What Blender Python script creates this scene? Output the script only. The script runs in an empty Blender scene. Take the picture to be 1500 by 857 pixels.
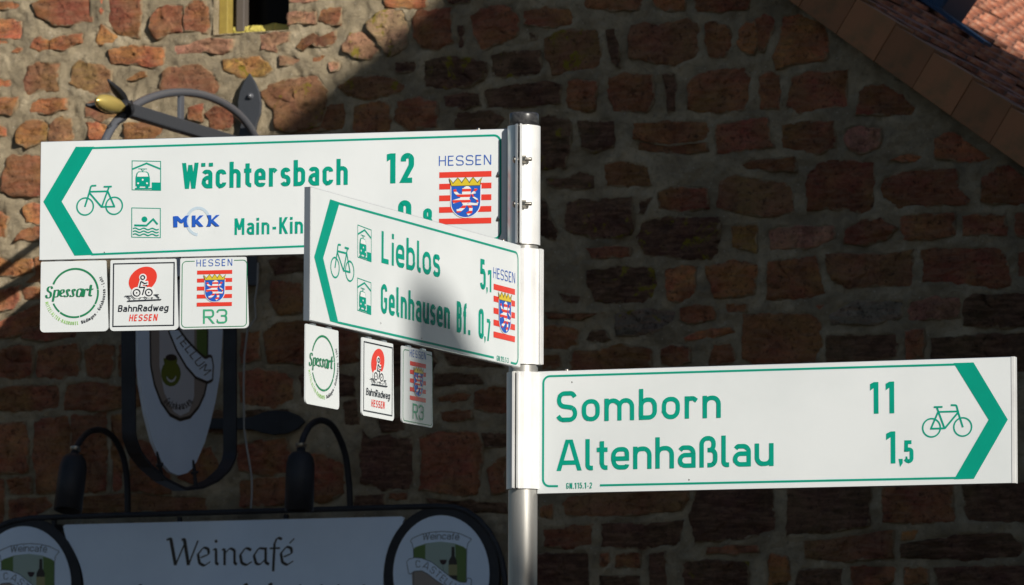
import bpy, math, random
from mathutils import Vector, Matrix, noise
random.seed(7)
R = math.radians
SC = bpy.context.scene
COL = SC.collection

# ------------------------------------------------------------------ camera
CAMH = 1.6
TH, RO, FPX = 0.107656, 0.003345, 7625.66
cam_d = bpy.data.cameras.new('camera')
cam = bpy.data.objects.new('camera', cam_d)
COL.objects.link(cam)
cam_d.lens = 36 * FPX / 1500
cam_d.sensor_width = 36
cam_d.clip_start = 0.05
cam_d.clip_end = 3000
cam.matrix_world = Matrix.Translation((0, 0, CAMH)) @ Matrix.Rotation(R(90) + TH, 4, 'X') @ Matrix.Rotation(RO, 4, 'Z')
cam_d.dof.use_dof = True
cam_d.dof.focus_distance = 10.45
cam_d.dof.aperture_fstop = 16
SC.camera = cam

# ------------------------------------------------------------------ light
SUN_AZ, SUN_EL = R(31), R(21)          # azimuth: from behind the camera towards the right
sunh = Vector((math.sin(SUN_AZ), -math.cos(SUN_AZ), 0))
sundir = sunh * math.cos(SUN_EL) + Vector((0, 0, math.sin(SUN_EL)))
wd = bpy.data.worlds.new('World')
SC.world = wd
wd.use_nodes = True
nt = wd.node_tree
bg = nt.nodes['Background']
sky = nt.nodes.new('ShaderNodeTexSky')
sky.sky_type = 'NISHITA'
sky.sun_disc = False
sky.dust_density = 0.6
sky.ozone_density = 2.6
sky.sun_elevation = SUN_EL
sky.sun_rotation = math.atan2(sundir.x, sundir.y)
nt.links.new(sky.outputs[0], bg.inputs[0])
bg.inputs[1].default_value = 0.05
sl = bpy.data.lights.new('sun', 'SUN')
sl.energy = 4.9
sl.angle = R(0.53)
sl.color = (1.0, 0.95, 0.865)
so = bpy.data.objects.new('sun', sl)
COL.objects.link(so)
so.rotation_euler = sundir.to_track_quat('Z', 'Y').to_euler()
so.location = (5, -5, 12)
SC.view_settings.view_transform = 'Standard'
SC.view_settings.look = 'None'
SC.view_settings.exposure = 0.0
SC.view_settings.gamma = 1.0

# ------------------------------------------------------------------ pixel rays (1500x857 photo) used to lay things out on their real planes
def ray(px, py):
    u = px - 750; v = py - 428.5
    c, s = math.cos(RO), math.sin(RO)
    u0 = c * u + s * v; v0 = -s * u + c * v
    zz = -v0 / FPX
    return Vector((u0 / FPX, math.cos(TH) - zz * math.sin(TH), math.sin(TH) + zz * math.cos(TH)))
CAM = Vector((0, 0, CAMH))

class Frame:
    """Plane frame: X along the face, Z up, Y away from the viewer."""
    def __init__(self, origin, xdir):
        x = Vector(xdir).normalized(); z = Vector((0, 0, 1)); y = z.cross(x)
        self.M = Matrix(((x.x, y.x, z.x, origin[0]), (x.y, y.y, z.y, origin[1]), (x.z, y.z, z.z, origin[2]), (0, 0, 0, 1)))
        self.I = self.M.inverted()
    def px(self, px, py, y=0.0):
        o = self.I @ CAM; d = (self.I.to_3x3() @ ray(px, py))
        t = (y - o.y) / d.y
        p = o + d * t
        return (p.x, p.z)
    def shifted(self, x, y, z):
        f = Frame.__new__(Frame); f.M = self.M @ Matrix.Translation((x, y, z)); f.I = f.M.inverted(); return f

# ------------------------------------------------------------------ materials
def mat(name, col, rough=0.6, metal=0.0, spec=0.5):
    m = bpy.data.materials.new(name); m.use_nodes = True
    b = m.node_tree.nodes['Principled BSDF']
    b.inputs['Base Color'].default_value = (*col, 1)
    b.inputs['Roughness'].default_value = rough
    b.inputs['Metallic'].default_value = metal
    b.inputs['Specular IOR Level'].default_value = spec
    return m
def nod(m, t): return m.node_tree.nodes.new(t)
def lk(m, a, b): m.node_tree.links.new(a, b)
def bsdf(m): return m.node_tree.nodes['Principled BSDF']
def noise_node(m, scale, detail=4, rough=0.6, dist=0.0, coords='Object', vscale=None):
    tc = nod(m, 'ShaderNodeTexCoord'); n = nod(m, 'ShaderNodeTexNoise')
    n.inputs['Scale'].default_value = scale; n.inputs['Detail'].default_value = detail
    n.inputs['Roughness'].default_value = rough; n.inputs['Distortion'].default_value = dist
    src = tc.outputs[coords]
    if vscale:
        mp = nod(m, 'ShaderNodeMapping'); mp.inputs['Scale'].default_value = vscale
        lk(m, src, mp.inputs[0]); src = mp.outputs[0]
    lk(m, src, n.inputs['Vector'])
    return n
def ramp(m, fac, stops):
    r = nod(m, 'ShaderNodeValToRGB'); e = r.color_ramp.elements
    while len(e) < len(stops): e.new(0.5)
    for i, (p, c) in enumerate(stops):
        e[i].position = p; e[i].color = (*c, 1) if len(c) == 3 else c
    lk(m, fac, r.inputs[0]); return r
def mix(m, fac, a, b, mode='MIX'):
    x = nod(m, 'ShaderNodeMix'); x.data_type = 'RGBA'; x.blend_type = mode
    for sck, v in ((x.inputs['Factor'], fac), (x.inputs[6], a), (x.inputs[7], b)):
        if isinstance(v, (int, float)): sck.default_value = v
        elif isinstance(v, tuple): sck.default_value = (*v, 1)
        else: lk(m, v, sck)
    return x.outputs[2]
def bump(m, height, strength, dist):
    b = nod(m, 'ShaderNodeBump'); b.inputs['Strength'].default_value = strength; b.inputs['Distance'].default_value = dist
    lk(m, height, b.inputs['Height']); lk(m, b.outputs[0], bsdf(m).inputs['Normal']); return b
def grimy(m, col, dark, scale=6, amt=0.25, rscale=None):
    n = noise_node(m, scale, 5, 0.65)
    r = ramp(m, n.outputs[0], [(0.35, (0, 0, 0)), (0.75, (1, 1, 1))])
    f = nod(m, 'ShaderNodeMath'); f.operation = 'MULTIPLY'; f.inputs[1].default_value = amt
    lk(m, r.outputs[0], f.inputs[0])
    lk(m, mix(m, f.outputs[0], col, dark), bsdf(m).inputs['Base Color'])
    return n

# sandstone
def make_stone_mat():
    m = mat('red_sandstone', (0.3, 0.12, 0.08), 0.92, spec=0.2)
    oi = nod(m, 'ShaderNodeObjectInfo')
    at = nod(m, 'ShaderNodeAttribute'); at.attribute_name = 'inner'
    def mul(a, v, op='MULTIPLY', clamp=False):
        f = nod(m, 'ShaderNodeMath'); f.operation = op; f.use_clamp = clamp
        for k, q in enumerate((a, v)):
            if isinstance(q, (int, float)): f.inputs[k].default_value = q
            else: lk(m, q, f.inputs[k])
        return f.outputs[0]
    n1 = noise_node(m, 11, 8, 0.75, 0.8)
    hsv = nod(m, 'ShaderNodeHueSaturation'); lk(m, oi.outputs['Color'], hsv.inputs['Color'])
    mr = nod(m, 'ShaderNodeMapRange'); mr.inputs[1].default_value = .34; mr.inputs[2].default_value = .66; mr.inputs[3].default_value = 0.62; mr.inputs[4].default_value = 1.55
    lk(m, n1.outputs[0], mr.inputs[0]); lk(m, mr.outputs[0], hsv.inputs['Value'])
    n5 = noise_node(m, 6, 4, 0.6, 0.5)
    mh = nod(m, 'ShaderNodeMapRange'); mh.inputs[1].default_value = .35; mh.inputs[2].default_value = .65; mh.inputs[3].default_value = 0.485; mh.inputs[4].default_value = 0.53
    lk(m, n5.outputs[0], mh.inputs[0]); lk(m, mh.outputs[0], hsv.inputs['Hue'])
    # bedding streaks
    nsx = noise_node(m, 26, 6, 0.7, 0.4, vscale=(.5, 1, 3.0))
    c = mix(m, mul(ramp(m, nsx.outputs[0], [(0.46, (0, 0, 0)), (0.58, (1, 1, 1))]).outputs[0], .40), hsv.outputs[0], (0.43, 0.245, 0.15))
    # dark weathering and pits
    n2 = noise_node(m, 70, 6, 0.75, 0.3)
    c = mix(m, mul(ramp(m, n2.outputs[0], [(0.36, (1, 1, 1)), (0.46, (0, 0, 0))]).outputs[0], .7), c, (0.045, 0.026, 0.02))
    n6 = noise_node(m, 7.5, 7, 0.72, 1.0)
    c = mix(m, mul(ramp(m, n6.outputs[0], [(0.55, (0, 0, 0)), (0.66, (1, 1, 1))]).outputs[0], .5), c, (0.11, 0.06, 0.045))
    # lime mortar dragged over the arrises and the face
    n3 = noise_node(m, 24, 7, 0.75, 0.6)
    e = mul(mul(1.0, at.outputs['Fac'], 'SUBTRACT'), 0.30)
    sm = mul(mul(mul(n3.outputs[0], e, 'ADD'), 0.67, 'SUBTRACT'), 9.0, clamp=True)
    c = mix(m, mul(sm, .85), c, (0.46, 0.36, 0.225))
    nl = noise_node(m, 13, 5, 0.7, 0.5)
    li = ramp(m, nl.outputs[0], [(0.57, (0, 0, 0)), (0.62, (1, 1, 1))])
    c = mix(m, mul(li.outputs[0], mul(oi.outputs['Alpha'], .8)), c, (0.33, 0.275, 0.02))
    lk(m, c, bsdf(m).inputs['Base Color'])
    nb = noise_node(m, 24, 10, 0.8, 0.8)
    bump(m, nb.outputs[0], 1.0, 0.024)
    return m
def make_mortar_mat():
    m = mat('lime_mortar', (0.36, 0.30, 0.21), 0.95, spec=0.15)
    n1 = noise_node(m, 6, 6, 0.6, 0.4)
    n2 = noise_node(m, 90, 5, 0.7)
    c = ramp(m, n1.outputs[0], [(0.36, (0.31, 0.25, 0.165)), (0.5, (0.45, 0.365, 0.24)), (0.64, (0.61, 0.50, 0.335))]).outputs[0]
    d = ramp(m, n2.outputs[0], [(0.28, (1, 1, 1)), (0.45, (0, 0, 0))])
    n4 = noise_node(m, 17, 6, 0.75, 0.8)
    g4 = ramp(m, n4.outputs[0], [(0.36, (1, 1, 1)), (0.50, (0, 0, 0))])
    f4 = nod(m, 'ShaderNodeMath'); f4.operation = 'MULTIPLY'; f4.inputs[1].default_value = 0.38; lk(m, g4.outputs[0], f4.inputs[0])
    c = mix(m, f4.outputs[0], c, (0.25, 0.21, 0.155))
    f5 = nod(m, 'ShaderNodeMath'); f5.operation = 'MULTIPLY'; f5.inputs[1].default_value = 0.6; lk(m, d.outputs[0], f5.inputs[0])
    c = mix(m, f5.outputs[0], c, (0.20, 0.15, 0.10))
    v = nod(m, 'ShaderNodeTexVoronoi'); v.inputs['Scale'].default_value = 45
    tc = nod(m, 'ShaderNodeTexCoord'); lk(m, tc.outputs['Object'], v.inputs['Vector'])
    pb = ramp(m, v.outputs['Distance'], [(0.06, (1, 1, 1)), (0.12, (0, 0, 0))])
    c = mix(m, pb.outputs[0], c, (0.60, 0.52, 0.42))
    lk(m, c, bsdf(m).inputs['Base Color'])
    nb = noise_node(m, 26, 10, 0.8, 0.8)
    bump(m, nb.outputs[0], 1.0, 0.020)
    return m
STONE = make_stone_mat(); MORTAR = make_mortar_mat()

def sheet_white():
    m = mat('white_reflective_sheeting', (0.73, 0.75, 0.745), 0.33, spec=0.5)
    n = noise_node(m, 2.5, 6, 0.6)
    a = ramp(m, n.outputs[0], [(0.35, (0.665, 0.70, 0.705)), (0.65, (0.745, 0.775, 0.78))])
    n2 = noise_node(m, 160, 2, 0.5)
    f = nod(m, 'ShaderNodeMath'); f.operation = 'MULTIPLY'; f.inputs[1].default_value = 0.06; lk(m, n2.outputs[0], f.inputs[0])
    n3 = noise_node(m, 60, 4, 0.8, vscale=(1, 1, 0.12))
    d = ramp(m, n3.outputs[0], [(0.66, (0, 0, 0)), (0.80, (1, 1, 1))])
    fd = nod(m, 'ShaderNodeMath'); fd.operation = 'MULTIPLY'; fd.inputs[1].default_value = 0.24; lk(m, d.outputs[0], fd.inputs[0])
    c = mix(m, fd.outputs[0], a.outputs[0], (0.42, 0.42, 0.38))
    lk(m, mix(m, f.outputs[0], c, (0.5, 0.52, 0.52)), bsdf(m).inputs['Base Color'])
    return m
WHITE = sheet_white()
GREEN = mat('green_sheeting', (0.002, 0.30, 0.205), 0.4, spec=0.15); grimy(GREEN, (0.002, 0.315, 0.22), (0.003, 0.25, 0.175), 9, 0.7)
BLUEP = mat('blue_print', (0.015, 0.10, 0.50), 0.4)
TXTBLUE = mat('text_blue_print', (0.03, 0.115, 0.46), 0.4)
REDP = mat('red_print', (0.72, 0.045, 0.025), 0.4)
YELP = mat('yellow_print', (0.66, 0.50, 0.03), 0.4)
PWHITE = mat('white_print', (0.76, 0.78, 0.78), 0.4)
BLACKP = mat('black_print', (0.012, 0.016, 0.025), 0.4)
OLIVEP = mat('crown_outline_print', (0.12, 0.10, 0.02), 0.4)
DGREEN = mat('dark_green_print', (0.012, 0.20, 0.085), 0.4)
LGREEN = mat('light_green_print', (0.30, 0.56, 0.16), 0.4)
GREYBLUE = mat('pale_blue_print', (0.50, 0.61, 0.70), 0.4)
def alu(name, col, rough, streak=0.5):
    m = mat(name, col, rough, 1.0)
    n = noise_node(m, 7, 6, 0.65, 0.3, vscale=(1, 1, 0.35))
    r = ramp(m, n.outputs[0], [(0.3, tuple(c * 0.72 for c in col)), (0.7, col)])
    n2 = noise_node(m, 70, 4, 0.7, vscale=(1, 1, 0.06))
    d = ramp(m, n2.outputs[0], [(0.55, (0, 0, 0)), (0.8, (1, 1, 1))])
    f = nod(m, 'ShaderNodeMath'); f.operation = 'MULTIPLY'; f.inputs[1].default_value = streak; lk(m, d.outputs[0], f.inputs[0])
    lk(m, mix(m, f.outputs[0], r.outputs[0], tuple(c * 0.55 for c in col)), bsdf(m).inputs['Base Color'])
    mr = nod(m, 'ShaderNodeMapRange'); mr.inputs[3].default_value = rough - 0.08; mr.inputs[4].default_value = rough + 0.12
    lk(m, n.outputs[0], mr.inputs[0]); lk(m, mr.outputs[0], bsdf(m).inputs['Roughness'])
    bump(m, n2.outputs[0], 0.15, 0.001)
    return m
ALU = alu('brushed_aluminium', (0.86, 0.86, 0.86), 0.38, 0.25)
PAINTALU = mat('white_powder_coated_clamp', (0.80, 0.80, 0.79), 0.3, 0.15); grimy(PAINTALU, (0.82, 0.82, 0.81), (0.45, 0.44, 0.42), 14, 0.4)
GALV = alu('galvanised_steel', (0.50, 0.49, 0.46), 0.40, 0.9); bsdf(GALV).inputs['Metallic'].default_value = 0.6
STEEL = alu('bolt_steel', (0.42, 0.39, 0.34), 0.35)
RUBBER = mat('black_plastic_cap', (0.03, 0.03, 0.032), 0.32)
def cap_wear():
    n = noise_node(RUBBER, 14, 5, 0.7, 1.2)
    r = ramp(RUBBER, n.outputs[0], [(0.5, (0.022, 0.022, 0.024)), (0.75, (0.12, 0.12, 0.12))])
    lk(RUBBER, r.outputs[0], bsdf(RUBBER).inputs['Base Color'])
cap_wear()
IRON = mat('black_wrought_iron', (0.045, 0.048, 0.055), 0.5, 0.0, 0.25)
grimy(IRON, (0.032, 0.034, 0.040), (0.014, 0.014, 0.016), 12, 0.8); bump(IRON, noise_node(IRON, 60, 4).outputs[0], 0.25, 0.002)
RINGM = mat('grey_painted_iron', (0.10, 0.105, 0.12), 0.27, 0.0, 1.0); bump(RINGM, noise_node(RINGM, 60, 4).outputs[0], 0.2, 0.002)
GREYI = mat('dark_grey_painted_iron', (0.052, 0.056, 0.064), 0.45, 0.0, 0.4); bump(GREYI, noise_node(GREYI, 60, 4).outputs[0], 0.3, 0.002); bump(RINGM, noise_node(RINGM, 60, 4).outputs[0], 0.2, 0.002)
GOLD = mat('gilded_iron', (0.66, 0.50, 0.15), 0.27, 0.45); bump(GOLD, noise_node(GOLD, 40, 4).outputs[0], 0.3, 0.002)
BOARD = mat('sky_tinted_white_board', (0.78, 0.85, 0.93), 0.4); grimy(BOARD, (0.72, 0.85, 1.0), (0.61, 0.73, 0.88), 5, 0.6)  # white boards with the blue of the skylight mixed into their colour
INKBR = mat('dark_brown_ink', (0.03, 0.022, 0.016), 0.5)
INKBL = mat('dark_slate_ink', (0.05, 0.07, 0.09), 0.5)
BGREEN = mat('bottle_green_print', (0.11, 0.19, 0.045), 0.5)
PALEG = mat('pale_green_print', (0.36, 0.46, 0.40), 0.5)
BARRELP = mat('barrel_brown_print', (0.30, 0.255, 0.22), 0.5)
BARREL2 = mat('barrel_pale_print', (0.52, 0.53, 0.56), 0.5)
OLIVEJ = mat('jug_olive_print', (0.13, 0.16, 0.015), 0.5)
WINE = mat('dark_wine_print', (0.03, 0.008, 0.012), 0.5)
CLAY = mat('verge_clay', (0.26, 0.125, 0.06), 0.85)
def claymix(m, cols, scale, lo=.72, hi=1.25):
    n = noise_node(m, scale, 6, 0.65, 0.3); oi = nod(m, 'ShaderNodeObjectInfo')
    r = ramp(m, n.outputs[0], cols)
    mr = nod(m, 'ShaderNodeMapRange'); mr.inputs[3].default_value = lo; mr.inputs[4].default_value = hi
    lk(m, oi.outputs['Random'], mr.inputs[0])
    h = nod(m, 'ShaderNodeHueSaturation'); lk(m, r.outputs[0], h.inputs['Color']); lk(m, mr.outputs[0], h.inputs['Value'])
    lk(m, h.outputs[0], bsdf(m).inputs['Base Color'])
    bump(m, noise_node(m, 70, 6, 0.7).outputs[0], 0.6, 0.003)
claymix(CLAY, [(0.3, (0.20, 0.13, 0.06)), (0.5, (0.36, 0.16, 0.072)), (0.75, (0.40, 0.165, 0.078))], 7, .78, 1.15)
TILE = mat('roof_tile_clay', (0.3, 0.12, 0.08), 0.8)
claymix(TILE, [(0.36, (0.07, 0.06, 0.05)), (0.48, (0.30, 0.115, 0.07)), (0.58, (0.42, 0.16, 0.09)), (0.70, (0.55, 0.44, 0.33))], 11)
PLASTER = mat('grey_plaster', (0.22, 0.22, 0.21), 0.9); grimy(PLASTER, (0.22, 0.22, 0.21), (0.15, 0.15, 0.145), 2, 0.6); bump(PLASTER, noise_node(PLASTER, 60, 5).outputs[0], 0.4, 0.004)
YPAINT = mat('ochre_painted_wood', (0.50, 0.38, 0.06), 0.5); grimy(YPAINT, (0.36, 0.27, 0.06), (0.22, 0.15, 0.035), 25, 0.8)
YSILL = mat('yellow_foil_sill', (0.62, 0.52, 0.12), 0.4); bump(YSILL, noise_node(YSILL, 22, 3, 0.5, 1.5).outputs[0], 0.9, 0.02)
GREYF = mat('grey_window_frame', (0.11, 0.092, 0.08), 0.5)
GLASS = mat('dark_window_glass', (0.006, 0.006, 0.006), 0.25, spec=0.08)
FLASH = mat('blue_painted_sheet_metal', (0.03, 0.07, 0.14), 0.35, 0.3)
WIREM = mat('grey_cable_sheath', (0.30, 0.29, 0.27), 0.6)
COBBLE = mat('grey_paving', (0.07, 0.066, 0.06), 0.9)
v_ = nod(COBBLE, 'ShaderNodeTexVoronoi'); v_.inputs['Scale'].default_value = 7
tc_ = nod(COBBLE, 'ShaderNodeTexCoord'); lk(COBBLE, tc_.outputs['Object'], v_.inputs['Vector'])
lk(COBBLE, ramp(COBBLE, v_.outputs['Distance'], [(0.2, (0.05, 0.035, 0.024)), (0.6, (0.024, 0.017, 0.013))]).outputs[0], bsdf(COBBLE).inputs['Base Color'])

# ------------------------------------------------------------------ mesh helpers
class MB:
    def __init__(s): s.v = []; s.f = []; s.sm = []; s.att = None
    def add(s, vs, fs, smooth=False):
        o = len(s.v); s.v += [tuple(v) for v in vs]; s.f += [tuple(i + o for i in f) for f in fs]; s.sm += [smooth] * len(fs)
    def box(s, x0, y0, z0, x1, y1, z1, M=None):
        vs = [Vector((x, y, z)) for z in (z0, z1) for y in (y0, y1) for x in (x0, x1)]
        if M: vs = [M @ v for v in vs]
        s.add(vs, [(0, 2, 3, 1), (4, 5, 7, 6), (0, 1, 5, 4), (2, 6, 7, 3), (0, 4, 6, 2), (1, 3, 7, 5)])
    def prism(s, pts, y0, y1, M=None):
        """outline pts (x,z) extruded along y from y0 (front) to y1 (back)"""
        n = len(pts)
        a = sum(pts[i][0] * pts[(i + 1) % n][1] - pts[(i + 1) % n][0] * pts[i][1] for i in range(n))
        if a < 0: pts = pts[::-1]
        vs = [Vector((x, y0, z)) for x, z in pts] + [Vector((x, y1, z)) for x, z in pts]
        if M: vs = [M @ v for v in vs]
        s.add(vs, [tuple(range(n)), tuple(range(2 * n - 1, n - 1, -1))] + [(i, i + n, (i + 1) % n + n, (i + 1) % n) for i in range(n)])
    def flat(s, pts, y):
        n = len(pts)
        a = sum(pts[i][0] * pts[(i + 1) % n][1] - pts[(i + 1) % n][0] * pts[i][1] for i in range(n))
        if abs(a) < 1e-12: return
        if a < 0: pts = pts[::-1]
        s.add([(x, y, z) for x, z in pts], [tuple(range(n))])
    def tube(s, path, r, seg=10, caps=True):
        path = [Vector(p) for p in path]; n = len(path)
        rs = r if isinstance(r, (list, tuple)) else [r] * n
        t0 = (path[1] - path[0]).normalized()
        up = Vector((0, 0, 1)) if abs(t0.z) < 0.9 else Vector((1, 0, 0))
        a = t0.cross(up).normalized(); vs = []
        for i, p in enumerate(path):
            t = (path[min(i + 1, n - 1)] - path[max(i - 1, 0)]).normalized()
            a = (a - t * a.dot(t)).normalized(); b = t.cross(a)
            for k in range(seg):
                w = 2 * math.pi * k / seg
                vs.append(p + (a * math.cos(w) + b * math.sin(w)) * rs[i])
        fs = [(i * seg + k, i * seg + (k + 1) % seg, (i + 1) * seg + (k + 1) % seg, (i + 1) * seg + k) for i in range(n - 1) for k in range(seg)]
        s.add(vs, fs, True)
        if caps:
            s.add(vs[:seg], [tuple(range(seg))[::-1]]); s.add(vs[-seg:], [tuple(range(seg))])
    def lathe(s, prof, M=None, seg=24, smooth=True, a0=0.0, a1=2 * math.pi):
        full = abs(a1 - a0 - 2 * math.pi) < 1e-6
        m = seg if full else seg + 1; vs = []
        for (r, z) in prof:
            for k in range(m):
                w = a0 + (a1 - a0) * k / seg
                v = Vector((r * math.cos(w), r * math.sin(w), z)); vs.append(M @ v if M else v)
        fs = []
        for i in range(len(prof) - 1):
            for k in range(seg):
                k2 = (k + 1) % m
                fs.append((i * m + k, i * m + k2, (i + 1) * m + k2, (i + 1) * m + k))
        s.add(vs, fs, smooth)
    def mesh(s, name):
        me = bpy.data.meshes.new(name); me.from_pydata(s.v, [], s.f)
        me.polygons.foreach_set('use_smooth', s.sm); me.update()
        if s.att:
            a = me.attributes.new('inner', 'FLOAT', 'POINT'); a.data.foreach_set('value', s.att)
        return me
    def build(s, name, m, parent=None, bevel=0):
        o = bpy.data.objects.new(name, s.mesh(name)); COL.objects.link(o)
        o.data.materials.append(m); o.parent = parent
        if bevel:
            b = o.modifiers.new('bevel', 'BEVEL'); b.width = bevel; b.segments = 2; b.limit_method = 'ANGLE'
        return o
def tag(o, label=None, cat=None, group=None, kind=None):
    for k, v in (('label', label), ('category', cat), ('group', group), ('kind', kind)):
        if v: o[k] = v
    return o
def empty(name, M, label, cat, group=None):
    o = bpy.data.objects.new(name, None); COL.objects.link(o); o.empty_display_size = 0.1
    o.matrix_world = M if isinstance(M, Matrix) else Matrix.Translation(M)
    return tag(o, label, cat, group)

# ------------------------------------------------------------------ 2-D stroke engine (all lettering and pictograms are cut from it)
LAY = 0.00007
def fillet(pts, closed):
    P = [(p[0], p[1], p[2] if len(p) > 2 else 0) for p in pts]; n = len(P); out = []
    for i, (x, y, r) in enumerate(P):
        if r <= 0 or (not closed and i in (0, n - 1)): out.append((x, y)); continue
        a = Vector(P[i - 1][:2]); b = Vector((x, y)); c = Vector(P[(i + 1) % n][:2])
        u = a - b; w = c - b; lu, lw = u.length, w.length
        u.normalize(); w.normalize(); ang = math.acos(max(-1, min(1, u.dot(w))))
        if ang > 3.1: out.append((x, y)); continue
        d = min(r / math.tan(ang / 2), lu * (0.5 if (closed or i > 1) else 1.0), lw * (0.5 if (closed or i < n - 2) else 1.0))
        rr = d * math.tan(ang / 2); cen = b + (u + w).normalized() * (rr / math.sin(ang / 2))
        s = b + u * d - cen; e = b + w * d - cen; tot = math.pi - ang
        sg = 1 if s.x * e.y - s.y * e.x > 0 else -1; k = 6
        for j in range(k + 1):
            t = sg * tot * j / k; q = (s.x * math.cos(t) - s.y * math.sin(t) + cen.x, s.x * math.sin(t) + s.y * math.cos(t) + cen.y)
            if not out or (abs(out[-1][0] - q[0]) + abs(out[-1][1] - q[1])) > 1e-9: out.append(q)
    return out
def stroke_quads(pts, wid, closed=False, nib=None, taper=None):
    P = [Vector(p[:2]) for p in pts]; n = len(P)
    if closed and (P[0] - P[-1]).length < 1e-9: P.pop(); n -= 1
    L = []; Rr = []
    for i in range(n):
        if closed: a, b, c = P[i - 1], P[i], P[(i + 1) % n]
        else: a, b, c = P[max(i - 1, 0)], P[i], P[min(i + 1, n - 1)]
        d1 = (b - a).normalized() if (b - a).length > 1e-9 else (c - b).normalized()
        d2 = (c - b).normalized() if (c - b).length > 1e-9 else d1
        n1 = Vector((-d1.y, d1.x)); n2 = Vector((-d2.y, d2.x)); m = (n1 + n2)
        if m.length < 0.3: m = n1.copy(); k = 1
        else:
            m.normalize(); k = min(1 / max(m.dot(n1), 0.3), 1.8)
        h = wid / 2
        if nib: h *= nib[1] + (1 - nib[1]) * abs(m.x * math.cos(nib[0]) + m.y * math.sin(nib[0]))
        if taper: h *= taper(i / (n - 1))
        L.append(b + m * h * k); Rr.append(b - m * h * k)
    q = []
    for i in range(n if closed else n - 1):
        j = (i + 1) % n; q.append([tuple(L[i]), tuple(Rr[i]), tuple(Rr[j]), tuple(L[j])])
    return q
def diag(x0, y0, x1, y1, t):
    """slanted stem with horizontal cut ends"""
    h = t * math.hypot(x1 - x0, y1 - y0) / abs(y1 - y0) / 2
    return [[(x0 - h, y0), (x0 + h, y0), (x1 + h, y1), (x1 - h, y1)]]
B_, X_, C_ = 7.5, 64.5, 92.5
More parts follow.
